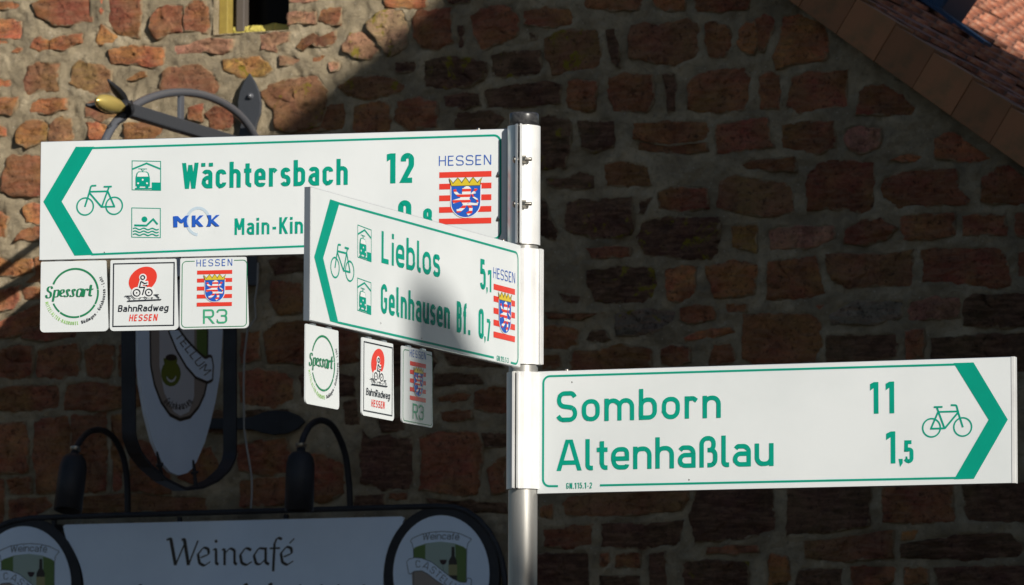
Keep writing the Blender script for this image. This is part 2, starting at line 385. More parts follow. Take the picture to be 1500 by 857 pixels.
def glyph(ch, k, t):
    """quads of a road-sign style letter; k squeezes widths, t = stroke. returns (quads, outer width) with outline starting at x=0"""
    Q = []; h = t / 2
    b, x, c = h, 72 - h, 100 - h
    def st(pts, closed=False): Q.extend(stroke_quads(fillet([(p[0] * k, *p[1:]) for p in pts], closed), t, closed))
    def dg(x0, y0, x1, y1): Q.extend(diag(x0 * k, y0, x1 * k, y1, t))
    w = 42; R_ = 21 * min(1, k * 1.05)
    def arch(x0, w): st([(x0, 40), (x0, x, R_), (x0 + w, x, R_), (x0 + w, 0)])
    if ch in 'oöO0D' and ch not in 'O0D': st([(0, b, R_), (w, b, R_), (w, x, R_), (0, x, R_)], True)
    elif ch == 'n': st([(0, 0), (0, 72)]); arch(0, w)
    elif ch == 'm': w = 78; st([(0, 0), (0, 72)]); arch(0, 39); arch(39, 39)
    elif ch == 'h': st([(0, 0), (0, 100)]); arch(0, w)
    elif ch == 'b': st([(0, 0), (0, 100)]); st([(0, b, 4), (w, b, R_), (w, x, R_), (0, x, R_)], True)
    elif ch == 'd': st([(w, 0), (w, 100)]); st([(0, b, R_), (w, b, 4), (w, x, R_), (0, x, R_)], True)
    elif ch == 'p': st([(0, -26), (0, 72)]); st([(0, b, R_), (w, b, R_), (w, x, R_), (0, x, 4)], True)
    elif ch == 'g': st([(w, 72), (w, -20, R_), (4, -20, 10), (2, -12)]); st([(0, b, R_), (w, b, 4), (w, x, R_), (0, x, R_)], True)
    elif ch in 'aä':
        w = 39; st([(1, 57), (7, x, 8), (w, x, 18), (w, 0)]); st([(w, 41), (0, 41, 17), (0, b, 17), (w, b, 4)])
    elif ch == 'c': w = 38; st([(w, 52), (w, x, R_), (0, x, R_), (0, b, R_), (w, b, R_), (w, 21)])
    elif ch in 'eé': w = 40; st([(0, 35), (w, 35), (w, x, R_), (0, x, R_), (0, b, R_), (w, b, R_ * .9), (w, 16)])
    elif ch == 'i': w = 0; st([(0, 0), (0, 72)]); st([(0, 100), (0, 100 - t * 1.05)])
    elif ch == 'l': w = 10; st([(0, 100), (0, b, 11), (w + h / k, b)])
    elif ch == 'r': w = 27; st([(0, 0), (0, 72)]); st([(0, 40), (1, x, R_), (20, x, 8), (w + 3, 57)])
    elif ch == 's': w = 33; st([(w, 56), (w - 5, x, 9), (0, x, 15), (0, 39, 12), (w, 34, 12), (w, b, 15), (5, b, 9), (-1, 16)])
    elif ch == 't': w = 19; st([(9, 92), (9, b, 12), (w + h / k, b)]); st([(-h / k, x), (w + h / k, x)])
    elif ch in 'uü': st([(0, 72), (0, b, R_), (w, b, R_), (w, 40)]); st([(w, 0), (w, 72)])
    elif ch == 'w': w = 62; dg(0, 72, 15, 0); dg(15, 0, 31, 66); dg(31, 66, 47, 0); dg(47, 0, 62, 72)
    elif ch == 'ß': w = 40; st([(0, 0), (0, c, R_), (w - 5, c, 17), (w - 5, 55, 15), (17, 55)]); st([(w - 14, 55), (w, 54, 16), (w, b, 17), (17, b)])
    elif ch == 'f': w = 20; st([(7, 0), (7, c, 13), (w + h / k, c)]); st([(-h / k, x), (w + h * .6 / k, x)])
    elif ch == 'S': w = 50; st([(w - 1, 80), (w - 8, c, 14), (0, c, 22), (0, 53, 20), (w, 45, 20), (w, b, 22), (6, b, 14), (-3, 20)])
    elif ch == 'A': w = 62; dg(0, 0, 27, 100); dg(62, 0, 35, 100); st([(9, 26), (53, 26)])
    elif ch == 'W': w = 74; dg(0, 100, 18, 0); dg(18, 0, 37, 92); dg(37, 92, 56, 0); dg(56, 0, 74, 100)
    elif ch == 'M': w = 58; st([(0, 0), (0, 100)]); st([(w, 0), (w, 100)]); dg(2, 100, w / 2, 30); dg(w - 2, 100, w / 2, 30)
    elif ch == 'N': w = 48; st([(0, 0), (0, 100)]); st([(w, 0), (w, 100)]); dg(1, 100, w - 1, 0)
    elif ch == 'K': w = 46; st([(0, 0), (0, 100)]); dg(w, 100, 4, 38); dg(14, 56, w + 2, 0)
    elif ch == 'L': w = 38; st([(0, 100), (0, b), (w, b)])
    elif ch == 'I': w = 0; st([(0, 0), (0, 100)])
    elif ch == 'T': w = 44; st([(w / 2, 0), (w / 2, c)]); st([(-h / k, c), (w + h / k, c)])
    elif ch == 'E': w = 38; st([(w, c), (0, c), (0, b), (w, b)]); st([(0, 51), (w - 4, 51)])
    elif ch == 'H': w = 46; st([(0, 0), (0, 100)]); st([(w, 0), (w, 100)]); st([(0, 51), (w, 51)])
    elif ch == 'C': w = 44; st([(w, 74), (w, c, R_), (0, c, R_), (0, b, R_), (w, b, R_), (w, 26)])
    elif ch == 'G': w = 44; st([(w, 76), (w, c, R_), (0, c, R_), (0, b, R_), (w, b, R_), (w, 47), (23, 47)])
    elif ch == 'B': w = 44; st([(0, b), (w, b, 19), (w, 53, 17), (0, 53)], True); st([(0, 53), (w - 3, 53, 15), (w - 3, c, 17), (0, c)], True)
    elif ch == 'R': w = 44; st([(0, 0), (0, 100)]); st([(0, 47), (w, 47, 19), (w, c, 19), (0, c)], True); dg(20, 47, w + 2, 0)
    elif ch == 'U': w = 46; st([(0, 100), (0, b, R_), (w, b, R_), (w, 100)])
    elif ch in 'O0': w = 46 if ch == 'O' else 42; st([(0, b, R_), (w, b, R_), (w, c, R_), (0, c, R_)], True)
    elif ch == 'D': w = 46; st([(0, b), (w, b, R_), (w, c, R_), (0, c)], True)
    elif ch == '1': w = 18; st([(w, 0), (w, 100)]); Q.append([(0 - h, 73), (0 - h, 73 + t * 1.35), (w * k - h, 100), (w * k + h * .2, 100 - t * .8)])
    elif ch == '2': st([(0, 72), (0, c, R_), (w, c, R_), (w, 58, 17), (1, b), (w + 4, b)])
    elif ch == '3': st([(0, 76), (0, c, R_), (w, c, R_), (w, 53, 17), (16, 53)]); st([(18, 53), (w, 53, 17), (w, b, R_), (0, b, R_), (-1, 22)])
    elif ch == '5': st([(w - 1, c), (3, c), (1, 50), (4, 60, 10), (w, 60, R_), (w, b, R_), (0, b, R_), (-1, 21)])
    elif ch == '7': st([(-3, c), (w, c)]); dg(w, 100 - h, 14, 0)
    elif ch == '8': st([(0, b, R_), (w, b, R_), (w, 53, 18), (0, 53, 18)], True); st([(3, 53, 16), (w - 3, 53, 16), (w - 3, c, 18), (3, c, 18)], True)
    elif ch == '.': w = 0; st([(0, 0), (0, t)])
    elif ch == ',': w = 2; Q.append([(-h, t), (h, t), (h, 0), (-h * .3, -t * .9)])
    elif ch == '-': w = 20; st([(-4, 36), (w + 4, 36)])
    elif ch == ' ': return [], 26 * k
    if ch in 'äüö':
        m_ = w * k / 2
        for d in (-t * .95, t * .95): Q.append([(m_ + d - h, 84), (m_ + d + h, 84), (m_ + d + h, 98), (m_ + d - h, 98)])
    if ch == 'é': Q.append([(w * k * .42, 80), (w * k * .42 + t * .8, 80), (w * k * .95, 102), (w * k * .95 - t, 102)])
    return [[(p[0] + h, p[1]) for p in q] for q in Q], w * k + t
def layout(s, t, gap, total):
    def width(k): return sum(glyph(ch, k, t)[1] for ch in s) + gap * (len(s) - 1)
    w1, w2 = width(1.0), width(0.5)
    k = 1.0 + (total - w1) / ((w1 - w2) / 0.5) if abs(w1 - w2) > 1e-6 else 1
    k = max(0.25, min(1.9, k)); x = 0; out = []
    for ch in s:
        q, w = glyph(ch, k, t)
        out.append((x, q, w)); x += w + gap
    return out
class Ink:
    """collects flat print shapes in a plane and turns them into thin meshes"""
    def __init__(s, y): s.y = y; s.mb = MB(); s.n = 0
    def poly(s, pts): s.mb.flat(pts, s.y - (s.n % 12) * LAY); s.n += 1
    def quads(s, qs, f=None):
        yy = s.y - (s.n % 12) * LAY
        for q in qs: s.mb.flat([f(p) for p in q] if f else q, yy)
        s.n += 1
    def stroke(s, pts, w, closed=False, f=None, **kw):
        s.quads(stroke_quads(fillet(pts, closed), w, closed, **kw), f)
    def disc(s, cx, cz, r, rz=None, n=28): s.poly([(cx + r * math.cos(2 * math.pi * i / n), cz + (rz or r) * math.sin(2 * math.pi * i / n)) for i in range(n)])
    def text(s, str_, a, b, H, t=15, gap=16, shear=0, f=None):
        tot = (b[0] - a[0]) / H * 100; zb = a[1]; sl = (b[1] - a[1]) / (b[0] - a[0])
        for x, q, w in layout(str_, t, gap, tot):
            for qq in q:
                g = []
                for p in qq:
                    X = a[0] + (x + p[0] + shear * p[1]) * H / 100; Z = zb + p[1] * H / 100 + (X - a[0]) * sl
                    g.append(f((X, Z)) if f else (X, Z))
                s.mb.flat(g, s.y - (s.n % 12) * LAY); s.n += 1
    def arctext(s, str_, c, r, a0, a1, H, t=15, gap=16, inward=True):
        """text read counter-clockwise along the lower arc, tops to the centre"""
        tot = (a1 - a0) * r / H * 100
        for x, q, w in layout(str_, t, gap, tot):
            for qq in q:
                g = []
                for p in qq:
                    an = a0 + (x + p[0]) * H / 100 / r; rr = r - p[1] * H / 100
                    g.append((c[0] + rr * math.cos(an), c[1] + rr * math.sin(an)))
                s.mb.flat(g, s.y - (s.n % 12) * LAY); s.n += 1
    def build(s, name, m, parent):
        return s.mb.build(name, m, parent)

# crest in its own units: stripe block 0..1 wide, about 1 high
def clipband(q, z0, z1):
    def cl(P, side, z):
        o = []
        for i in range(len(P)):
            a, b = P[i], P[(i + 1) % len(P)]
            ia = (a[1] >= z) if side else (a[1] <= z); ib = (b[1] >= z) if side else (b[1] <= z)
            if ia: o.append(a)
            if ia != ib:
                t = (z - a[1]) / (b[1] - a[1]); o.append((a[0] + (b[0] - a[0]) * t, z))
        return o
    P = cl(q, True, z0)
    return cl(P, False, z1) if P else []
def crest(parent, x0, z0, W, H, y):
    """five red bars, crowned blue shield with striped lion; (x0,z0) lower-left corner of the bars"""
    def F(p): return (x0 + (p[0] - 95) / 546 * W, z0 + (772 - p[1]) / 552 * H)
    e = LAY
    bars = Ink(y)
    for k in range(5):
        ya = 222 + k * 122.5
        bars.poly([F(p) for p in ((95, ya), (641, ya), (641, ya + 60), (95, ya + 60))])
    o = bars.build('crest_bars', REDP, parent)
    # white shield outline
    def shield(g):
        L = [(222 - g, 372 - g), (528 + g, 372 - g), (526 + g, 500)]
        for i in range(9):
            a = i / 9 * math.pi; L.append((374 + (150 + g) * math.cos(a), 555 + (148 + g) * math.sin(a)))
        L += [(224 - g, 500)]
        L = L[:3] + [(374 + (151 + g) * math.cos(a * math.pi / 16), 550 + (152 + g) * math.sin(a * math.pi / 16)) for a in range(0, 17)] + [L[-1]]
        return [F(p) for p in L]
    w = Ink(y - 14 * e); w.poly(shield(9)); w.build('shield_outline', PWHITE, o)
    b = Ink(y - 16 * e); b.poly(shield(0)); b.build('shield', BLUEP, o)
    cr = Ink(y - 18 * e)
    cr.poly([F(p) for p in ((222, 372), (212, 330), (200, 290), (228, 322), (240, 345), (262, 318), (290, 288), (318, 318), (332, 342), (345, 318), (372, 284), (398, 318), (412, 342), (425, 318), (450, 286), (478, 318), (496, 342), (512, 322), (545, 288), (530, 330), (524, 372))])
    c = cr.build('crown', YELP, o)
    ol = Ink(y - 20 * e); zz = [(222, 372), (212, 330), (200, 290), (228, 322), (240, 345), (262, 318), (290, 288), (318, 318), (332, 342), (345, 318), (372, 284), (398, 318), (412, 342), (425, 318), (450, 286), (478, 318), (496, 342), (512, 322), (545, 288), (530, 330), (524, 372)]
    ol.quads(stroke_quads(zz, 7, True), F); ol.build('crown_outline', OLIVEP, o)
    # lion of strokes, cut into red and white bands
    parts = [([(388, 412), (388, 418)], 84), ([(385, 400), (380, 470), (355, 520)], 92), ([(350, 500), (395, 560)], 88),
             ([(355, 480), (300, 470), (268, 440), (258, 408)], 30), ([(355, 510), (300, 522), (240, 540)], 36),
             ([(375, 560), (350, 600), (310, 632), (280, 636)], 36), ([(400, 560), (430, 610), (425, 650), (390, 672)], 36), ([(405, 560), (470, 570), (500, 572)], 26),
             ([(500, 560), (495, 520), (455, 492), (440, 455), (495, 408)], 17), ([(440, 455), (480, 450)], 12), ([(480, 405), (470, 430)], 24)]
    rd = MB(); wh = MB(); li = 0
    for pl, wd_ in parts:
        li += 1
        qs = stroke_quads([(a, b, 0) for a, b in pl], wd_)
        if len(pl) == 2 and pl[0][0] == 388:
            qs = [[(388 + 42 * math.cos(i * math.pi / 8), 418 + 42 * math.sin(i * math.pi / 8)) for i in range(16)]]
        for q in qs:
            for k in range(12):
                ya = 376 + k * 29; P = clipband(q, ya, ya + 29)
                if len(P) > 2: (wh if k % 2 == 0 else rd).flat([F(p) for p in P], y - (22 + li) * e)
    rd.build('lion_red_bands', REDP, o); wh.build('lion_white_bands', PWHITE, o)
    return o

def bike(ink, cx, cz, s, flip=1):
    """bicycle pictogram; (cx,cz) = front wheel hub, s = metres per drawing unit"""
    def F(p): return (cx + flip * (p[0] - 152) * s, cz + (505 - p[1]) * s)
    def ring(x, y, r):
        ink.quads(stroke_quads([(x + r * math.cos(i * math.pi / 20), y + r * math.sin(i * math.pi / 20)) for i in range(40)], 13, True), F)
    ring(152, 505, 74); ring(412, 505, 74)
    for pl, w in (([(150, 508), (187, 390), (203, 328, 14), (250, 326)], 15), ([(190, 378), (352, 378)], 14), ([(190, 388), (300, 512)], 15),
                  ([(296, 512), (422, 512)], 14), ([(302, 512), (364, 345)], 14), ([(352, 372), (416, 512)], 14), ([(318, 338), (390, 338)], 14)):
        ink.stroke(pl, w, f=F)
def pict_frame(ink, F, box):
    x0, y0, x1, y1 = box
    ink.quads(stroke_quads([(x0, y0), (x1, y0), (x1, y1), (x0, y1)], 7, True), F)
def station(gi, wi, F):
    pict_frame(gi, F, (573, 98, 829, 358))
    gi.quads(stroke_quads([(577, 172), (703, 118), (827, 166)], 15), F)
    gi.poly([F(p) for p in ((750, 288), (829, 288), (829, 355), (750, 355))])
    gi.poly([F(p) for p in ((604, 325), (604, 250), (614, 208), (630, 192), (706, 192), (722, 206), (733, 250), (733, 325))])
    gi.poly([F(p) for p in ((600, 340), (750, 338), (750, 350), (600, 352))])
    gi.poly([F(p) for p in ((615, 325), (645, 325), (640, 340), (618, 340))]); gi.poly([F(p) for p in ((692, 325), (722, 325), (718, 338), (696, 338))])
    gi.quads(stroke_quads([(630, 168), (708, 168)], 5), F); gi.quads(stroke_quads([(655, 168), (670, 190), (688, 168)], 5), F)
    wi.poly([F(p) for p in ((617, 240), (626, 205), (644, 199), (694, 199), (710, 205), (720, 237))])
    for x, y in ((669, 267), (628, 299), (708, 297)):
        wi.poly([F((x + 9 * math.cos(i * .785), y + 9 * math.sin(i * .785))) for i in range(8)])
def swimmer(gi, F):
    pict_frame(gi, F, (570, 520, 826, 782))
    gi.poly([F((684 + 26 * math.cos(i * .314), 620 + 26 * math.sin(i * .314))) for i in range(20)])
    gi.quads(stroke_quads(fillet([(592, 676), (702, 676), (762, 618), (802, 664)], False), 17), F)
    for zz in (706, 732, 758):
        gi.quads(stroke_quads([(582 + i * 11.5, zz - 7 * math.sin(i / 20 * 2 * math.pi * 3)) for i in range(21)], 11), F)

# ------------------------------------------------------------------ the finger post
PX, PY = 0.0234, 10.5438                       # pole axis
A1, A2, A3 = 0.2226, 1.16990, 0.35954          # headings of the three signs
def zsh(z): return z + CAMH
D1 = Vector((-math.cos(A1), math.sin(A1), 0)); D2 = Vector((-math.cos(A2), -math.sin(A2), 0)); D3 = Vector((math.cos(A3), -math.sin(A3), 0))
axis = Vector((PX, PY, 0))
N2 = Vector((math.sin(A2), -math.cos(A2), 0))
S1 = Frame(axis + D1 * 1.0345 + Vector((0, 0, zsh(1.2279))), -D1)
S2 = Frame(axis + D2 * 1.0425 + N2 * 0.012 + Vector((0, 0, zsh(0.9817))), -D2)
S3 = Frame(axis + D3 * 0.0299 + Vector((0, 0, zsh(0.72756))), D3)

post = empty('sign_post', Matrix.Translation(axis), 'round galvanised steel post with black plastic cap carrying the three white arrow signs', 'post')
mb = MB(); mb.lathe([(0.0298, 0.0), (0.0298, 3.118)], seg=48); mb.build('pole', GALV, post)
mb = MB(); mb.lathe([(0.0296, 3.118), (0.0296, 3.128), (0.0302, 3.1285), (0.0302, 3.150), (0.0296, 3.1545), (0.0280, 3.156), (0.0, 3.1562)], seg=48)
CAPZ = S1.px(768, 186)[1] + zsh(1.2279)
o = mb.build('cap', RUBBER, post); o.location.z = CAPZ - 3.128
for c_ in post.children:
    if c_.name.startswith('pole'): c_.data.transform(Matrix.Diagonal((1, 1, (CAPZ - .0) / 3.118, 1)))
mb = MB(); mb.lathe([(0.075, 0), (0.075, 0.012), (0.032, 0.02), (0.0305, 0.05)], seg=32); mb.build('base_collar', GALV, post)

def extr_z(mb, quads, z0, z1, M):
    for q in quads:
        n = len(q)
        a = sum(q[i][0] * q[(i + 1) % n][1] - q[(i + 1) % n][0] * q[i][1] for i in range(n))
        if a < 0: q = q[::-1]
        vs = [M @ Vector((x, y, z0)) for x, y in q] + [M @ Vector((x, y, z1)) for x, y in q]
        mb.add(vs, [tuple(range(n))[::-1], tuple(range(n, 2 * n))] + [(i, (i + 1) % n, (i + 1) % n + n, i + n) for i in range(n)])
def clamp(parent, ax, ay, side, z0, z1, fl=0.013, bolts=(), mat_a=PAINTALU, mat_b=PAINTALU):
    """two half shells round the pole, flanges towards viewer and back; side=+1 if the board is at +x"""
    M = Matrix.Translation((ax, ay, 0))
    for s, nm, mm in ((side, 'clamp_inner_shell', mat_a), (-side, 'clamp_outer_shell', mat_b)):
        r = 0.0325; g = 0.0038; pts = []
        pts.append((s * g, -(r + fl))); a0 = math.asin(g / r)
        n = 20
        for i in range(n + 1):
            a = a0 + (math.pi - 2 * a0) * i / n
            pts.append((s * r * math.sin(a), -r * math.cos(a)))
        pts.append((s * g, r + fl))
        mb = MB(); extr_z(mb, stroke_quads(pts, 0.0028), z0, z1, M); o = mb.build(nm, mm, parent)
        # lips at the flange tips
        mb = MB()
        for yy in (-(r + fl), (r + fl)):
            extr_z(mb, [[(s * (g - .0012), yy - .0012), (s * (g + .0030), yy - .0012), (s * (g + .0030), yy + .0012), (s * (g - .0012), yy + .0012)]], z0 + .0008, z1 - .0008, M)
        mb.build('clamp_lip', mm, o)
    for zb in bolts:
        mb = MB(); yb = ay - 0.0325 - fl * 0.55
        RX = Matrix.Translation((ax, yb, zb)) @ Matrix.Rotation(R(90), 4, 'Y')
        mb.lathe([(0, -0.0135), (0.0050, -0.0135), (0.0074, -0.0105), (0.0078, -0.0065), (0, -0.0065)], RX, 16)
        mb.lathe([(0, 0.0065), (0.0078, 0.0065), (0.0078, 0.0135), (0, 0.0135)], RX, 6, smooth=False)
        mb.lathe([(0.0078, 0.0054), (0.0078, 0.0066), (0, 0.0066)], RX, 16)
        mb.lathe([(0.0040, -0.0065), (0.0040, 0.0245), (0.0030, 0.0255), (0, 0.0255)], RX, 12)
        mb.build('clamp_bolt', STEEL, parent)

EPS = 0.0005
def board(S, label, L=1.0, H=0.25):
    e = empty('direction_sign', S.M, label, 'road sign', 'bicycle direction signs on the post')
    mb = MB(); mb.box(0.0015, 0, 0.0012, L - 0.0015, 0.0018, H - 0.0012); mb.build('sign_face', WHITE, e)
    mb = MB(); mb.box(0, 0.0018, 0, L, 0.0150, H); mb.build('board_profile', ALU, e, 0.0008)
    return e
def border(ink, S, pts, w):
    ink.quads(stroke_quads(fillet([(*S.px(*p[:2]), p[2] if len(p) > 2 else 0) for p in pts], False), w))

# ---- sign to Waechtersbach
s1 = board(S1, 'white arrow sign reading Wächtersbach 12, pointing left at the top of the post')
def LV(S, pts): return [S.px(*p) for p in pts]
P = lambda x, y: S1.px(x, y)
ink = Ink(-EPS)
ink.poly(LV(S1, [(111.1, 215.1), (137.8, 214.9), (90.5, 295.3), (137.3, 373.4), (109.3, 374.6), (63.6, 295.6)])); ink.build('arrow', GREEN, s1)
ink = Ink(-EPS - LAY)
border(ink, S1, [(135, 217.0), (733.2, 198.0, 0.014), (733.2, 349.5, 0.014), (134, 372.8)], 0.0042); ink.build('border_line', GREEN, s1)
def T(S, parent, s, p0, p1, top, t=15, gap=16, m=GREEN, shear=0, name='lettering', y=-EPS):
    a = S.px(*p0); b = S.px(*p1); H = S.px(p0[0], top)[1] - a[1]
    zc = (a[1] + b[1]) / 2; k = Ink(y); k.text(s, (a[0], zc), (b[0], zc), H, t, gap, shear); return k.build(name, m, parent)
T(S1, s1, 'Wächtersbach', (266.5, 277.0), (509.6, 270.6), 239.0, 16, 13)
T(S1, s1, '12', (566.6, 268.6), (606.6, 268.2), 224.6, 18, 18)
T(S1, s1, '0', (583.2, 338), (602.5, 337.5), 293.6, 18, 18)
T(S1, s1, ',', (608.5, 337.5), (613, 337.4), 306, 18, 18)
T(S1, s1, '8', (619.6, 337), (633.4, 336.6), 305.4, 18, 18)
T(S1, s1, 'Main-Kin', (343.6, 344.4), (443.9, 341.9), 320.0, 15.5, 15)
HX = T(S1, s1, 'HESSEN', (643.0, 243.0), (719.7, 241.3), 228.4, 10, 22, TXTBLUE)
BK = Ink(-EPS)
b0 = S1.px(100 + 152 / 6.119, 220 + 505 / 6.119); b1 = S1.px(100 + 412 / 6.119, 220 + 498 / 6.119); bs = (b1[0] - b0[0]) / 260
bike(BK, b0[0], b0[1], bs); BK.build('bicycle_symbol', GREEN, s1)
fP = lambda p: S1.px(100 + p[0] / 6.119, 220 + p[1] / 6.119 + (p[0] - 700) * 0.0032)
g = Ink(-EPS); w = Ink(-EPS - 14 * LAY); station(g, w, fP); o = g.build('station_symbol', GREEN, s1); w.build('symbol_window', PWHITE, o)
g = Ink(-EPS); swimmer(g, fP); g.build('swimmer_symbol', GREEN, s1)
# MKK logo
f5 = lambda p: S1.px(240 + p[0] / 7.143, 290 + p[1] / 7.143)
g = Ink(-EPS); g.quads(stroke_quads([(360 + 118 * math.cos(R(a)), 245 + 140 * math.sin(R(a))) for a in range(93, 348, 6)], 30), f5); g.build('logo_arc', GREYBLUE, s1)
g = Ink(-EPS - 14 * LAY)
for pl in ([(100, 192), (145, 190), (145, 307), (103, 308)], [(120, 190), (150, 190), (186, 228), (186, 265), (172, 262), (130, 218)],
           [(230, 186), (265, 184), (200, 264), (180, 264), (178, 236)], [(228, 200), (262, 186), (246, 215), (243, 250), (250, 280), (262, 304), (217, 305), (212, 270), (214, 235)],
           [(298, 184), (335, 184), (335, 303), (298, 304)], [(330, 236), (378, 184), (420, 182), (352, 244)], [(330, 236), (352, 226), (420, 300), (376, 301), (330, 256)],
           [(455, 181), (500, 180), (502, 240), (494, 298), (450, 299), (468, 262), (472, 225)], [(498, 232), (548, 180), (588, 178), (518, 238), (500, 252)], [(498, 240), (516, 228), (588, 296), (546, 298), (498, 256)]):
    g.poly([f5(p) for p in pl])
g.build('logo_letters', BLUEP, s1)
c0 = S1.px(643.3, 329.0); c1 = S1.px(719.8, 327.0); ct = S1.px(643.3, 252.2)
CW, CH = c1[0] - c0[0], ct[1] - c0[1]
crest(s1, c0[0], (c0[1] + c1[1]) / 2, CW, CH, -EPS)
for q in ((729.5, 257.5), (729.5, 322)):
    r_ = S1.px(*q); mb = MB(); mb.lathe([(0.0035, -0.0002), (0.003, 0.0022), (0, 0.003)], Matrix.Translation((r_[0], 0, r_[1])) @ Matrix.Rotation(R(90), 4, 'X'), 12); mb.build('rivet', STEEL, s1)
def topscrew(S, parent, px, py, H=0.25):
    q = S.px(px, py); mb = MB(); mb.lathe([(0.0042, 0), (0.0042, 0.002), (0.0022, 0.0042), (0, 0.0046)], Matrix.Translation((q[0], 0.006, H)), 12); mb.build('screw', STEEL, parent)
topscrew(S1, s1, 700, 188)
clamp(s1, 1.0345, 0, -1, 0.008, 0.2525, 0.0155, (S1.px(767, 237.5)[1], S1.px(767, 302.5)[1]), ALU, PAINTALU)

# ---- sign to Lieblos / Gelnhausen
s2 = board(S2, 'white arrow sign reading Lieblos and Gelnhausen Bf., angled towards the viewer')
ink = Ink(-EPS)
ink.poly(LV(S2, [(483.4, 291.9), (497.3, 296.5), (473.1, 377.9), (495.6, 474.0), (483.4, 470.6), (460, 376.4)])); ink.build('arrow', GREEN, s2)
ink = Ink(-EPS - LAY); border(ink, S2, [(495, 297.6), (758.6, 370.5, 0.014), (758.6, 534.0, 0.014), (748.0, 531.2)], 0.0042); border(ink, S2, [(495, 472.4), (723, 523.8)], 0.0042)
ink.build('border_line', GREEN, s2)
T(S2, s2, 'Lieblos', (558.5, 385.4), (644.2, 406.4), 338.6, 15.5, 16)
T(S2, s2, 'Gelnhausen', (557.5, 457.2), (658.6, 483.6), 413.5, 16, 13)
T(S2, s2, 'Bf.', (668.6, 486.2), (688.4, 491.4), 440.5, 16, 14)
T(S2, s2, '5', (703, 423.6), (711, 424.6), 379.2, 17, 14)
T(S2, s2, ',', (712.0, 426.0), (713.6, 426.4), 394.2, 17, 14)
T(S2, s2, '1', (714.4, 427.0), (719.4, 428.4), 394.6, 17, 14)
T(S2, s2, '0', (700.6, 495.2), (708.2, 497.0), 450.8, 17, 14)
T(S2, s2, ',', (709.0, 498.0), (710.8, 498.4), 466.0, 17, 14)
T(S2, s2, '7', (712.0, 499.0), (718.2, 500.4), 466.6, 17, 14)
T(S2, s2, 'GN.115.1-3', (727.2, 528.2), (744.4, 532.2), 520.4, 15, 16)
T(S2, s2, 'HESSEN', (722.4, 408.0), (754.2, 414.2), 392.4, 10, 22, TXTBLUE)
q = S2.px(490.5, 391.9); q1 = S2.px(511.6, 397.4)
BK = Ink(-EPS); bike(BK, q[0], q[1], (q1[0] - q[0]) / 260 * 1.02); BK.build('bicycle_symbol', GREEN, s2)
base = fP((573, 358))
for q in ((523.7, 376.4), (523.3, 454.2)):
    bb = S2.px(*q); F2 = lambda p: (fP(p)[0] - base[0] + bb[0], fP(p)[1] - base[1] + bb[1])
    g = Ink(-EPS); w = Ink(-EPS - 14 * LAY); station(g, w, F2); o = g.build('station_symbol', GREEN, s2); w.build('symbol_window', PWHITE, o)
c0 = S2.px(722.6, 494.0); crest(s2, c0[0], c0[1], CW, CH, -EPS)
clamp(s2, 1.0425, 0.012, -1, 0.009, 0.2455, 0.008)
topscrew(S2, s2, 741, 355)

# ---- sign to Somborn / Altenhasslau
s3 = board(S3, 'white arrow sign reading Somborn and Altenhaßlau, pointing right, lowest on the post')
U = lambda x, y: (780 + x / 3.725, 510 + y / 3.725)
V = lambda x, y: (1140 + x / 3.725, 510 + y / 3.725)
ink = Ink(-EPS); ink.poly(LV(S3, [V(957, 81), V(1066, 78), V(1253, 390), V(1068, 713), V(960, 716), V(1148, 391)])); ink.build('arrow', GREEN, s3)
ink = Ink(-EPS - LAY); border(ink, S3, [V(966, 89), (*U(60, 154), 0.014), (*U(58, 753), 0.014), U(140, 753)], 0.0042); border(ink, S3, [U(369, 748.5), V(968, 708)], 0.0042)
ink.build('border_line', GREEN, s3)
T(S3, s3, 'Somborn', U(134, 401), U(1029, 383), 510 + 233 / 3.725, 14.5, 16.5)
T(S3, s3, 'Altenhaßlau', U(132, 669), U(1317, 644), 510 + 499 / 3.725, 14.5, 13)
T(S3, s3, 'GN.115.1-2', U(185, 767), U(326, 765), 510 + 735 / 3.725, 15, 16)
T(S3, s3, '11', V(502, 358), V(634, 356), 510 + 185 / 3.725, 15.5, 24)
T(S3, s3, '1', V(590, 630), V(640, 629), 510 + 455 / 3.725, 15, 20)
T(S3, s3, ',', V(657, 628), V(675, 628), 510 + 503 / 3.725, 19, 20)
T(S3, s3, '5', V(687, 628), V(739, 627), 510 + 503 / 3.725, 17, 20)
q = S3.px(*V(1007, 430)); q1 = S3.px(*V(837, 433))
BK = Ink(-EPS); bike(BK, q[0], q[1], (q[0] - q1[0]) / 260, -1); BK.build('bicycle_symbol', GREEN, s3)
mb = MB(); mb.box(0.9935, -0.0012, 0.0004, 1.0008, 0.0156, 0.2496); mb.build('end_cap', PAINTALU, s3, 0.0006)
clamp(s3, -0.0299, 0, 1, 0.010, 0.2475, 0.012)
topscrew(S3, s3, 829, 543)

# ---- small route plaques
Z1 = S1.I @ S1.M @ Vector((0, 0, 0))
def plaque(S, llx, lly, label, grp):
    a = S.px(llx, lly, 0.004)
    Mx = S.M @ Matrix.Translation((a[0], 0.004, a[1]))
    e = empty('route_plaque', Mx, label, 'route sign', grp)
    r = 0.009; W = H = 0.148; pts = []
    for cx, cz, a0 in ((W - r, H - 0.003, 0), (0.003, H - 0.003, 90), (r, r, 180), (W - r, r, 270)):
        rr = r if a0 >= 180 else 0.003
        for i in range(6): pts.append((cx + rr * math.cos(R(a0 + i * 18)), cz + rr * math.sin(R(a0 + i * 18))))
    mb = MB(); mb.prism(pts, 0, 0.003); mb.build('plate', WHITE, e)
    
    for xb in (0.03, 0.10):
        mb = MB(); mb.box(xb, 0.0032, H - 0.02, xb + .02, 0.0075, H + 0.004); mb.build('bracket', ALU, e)
    return e
K8 = 857 / 105
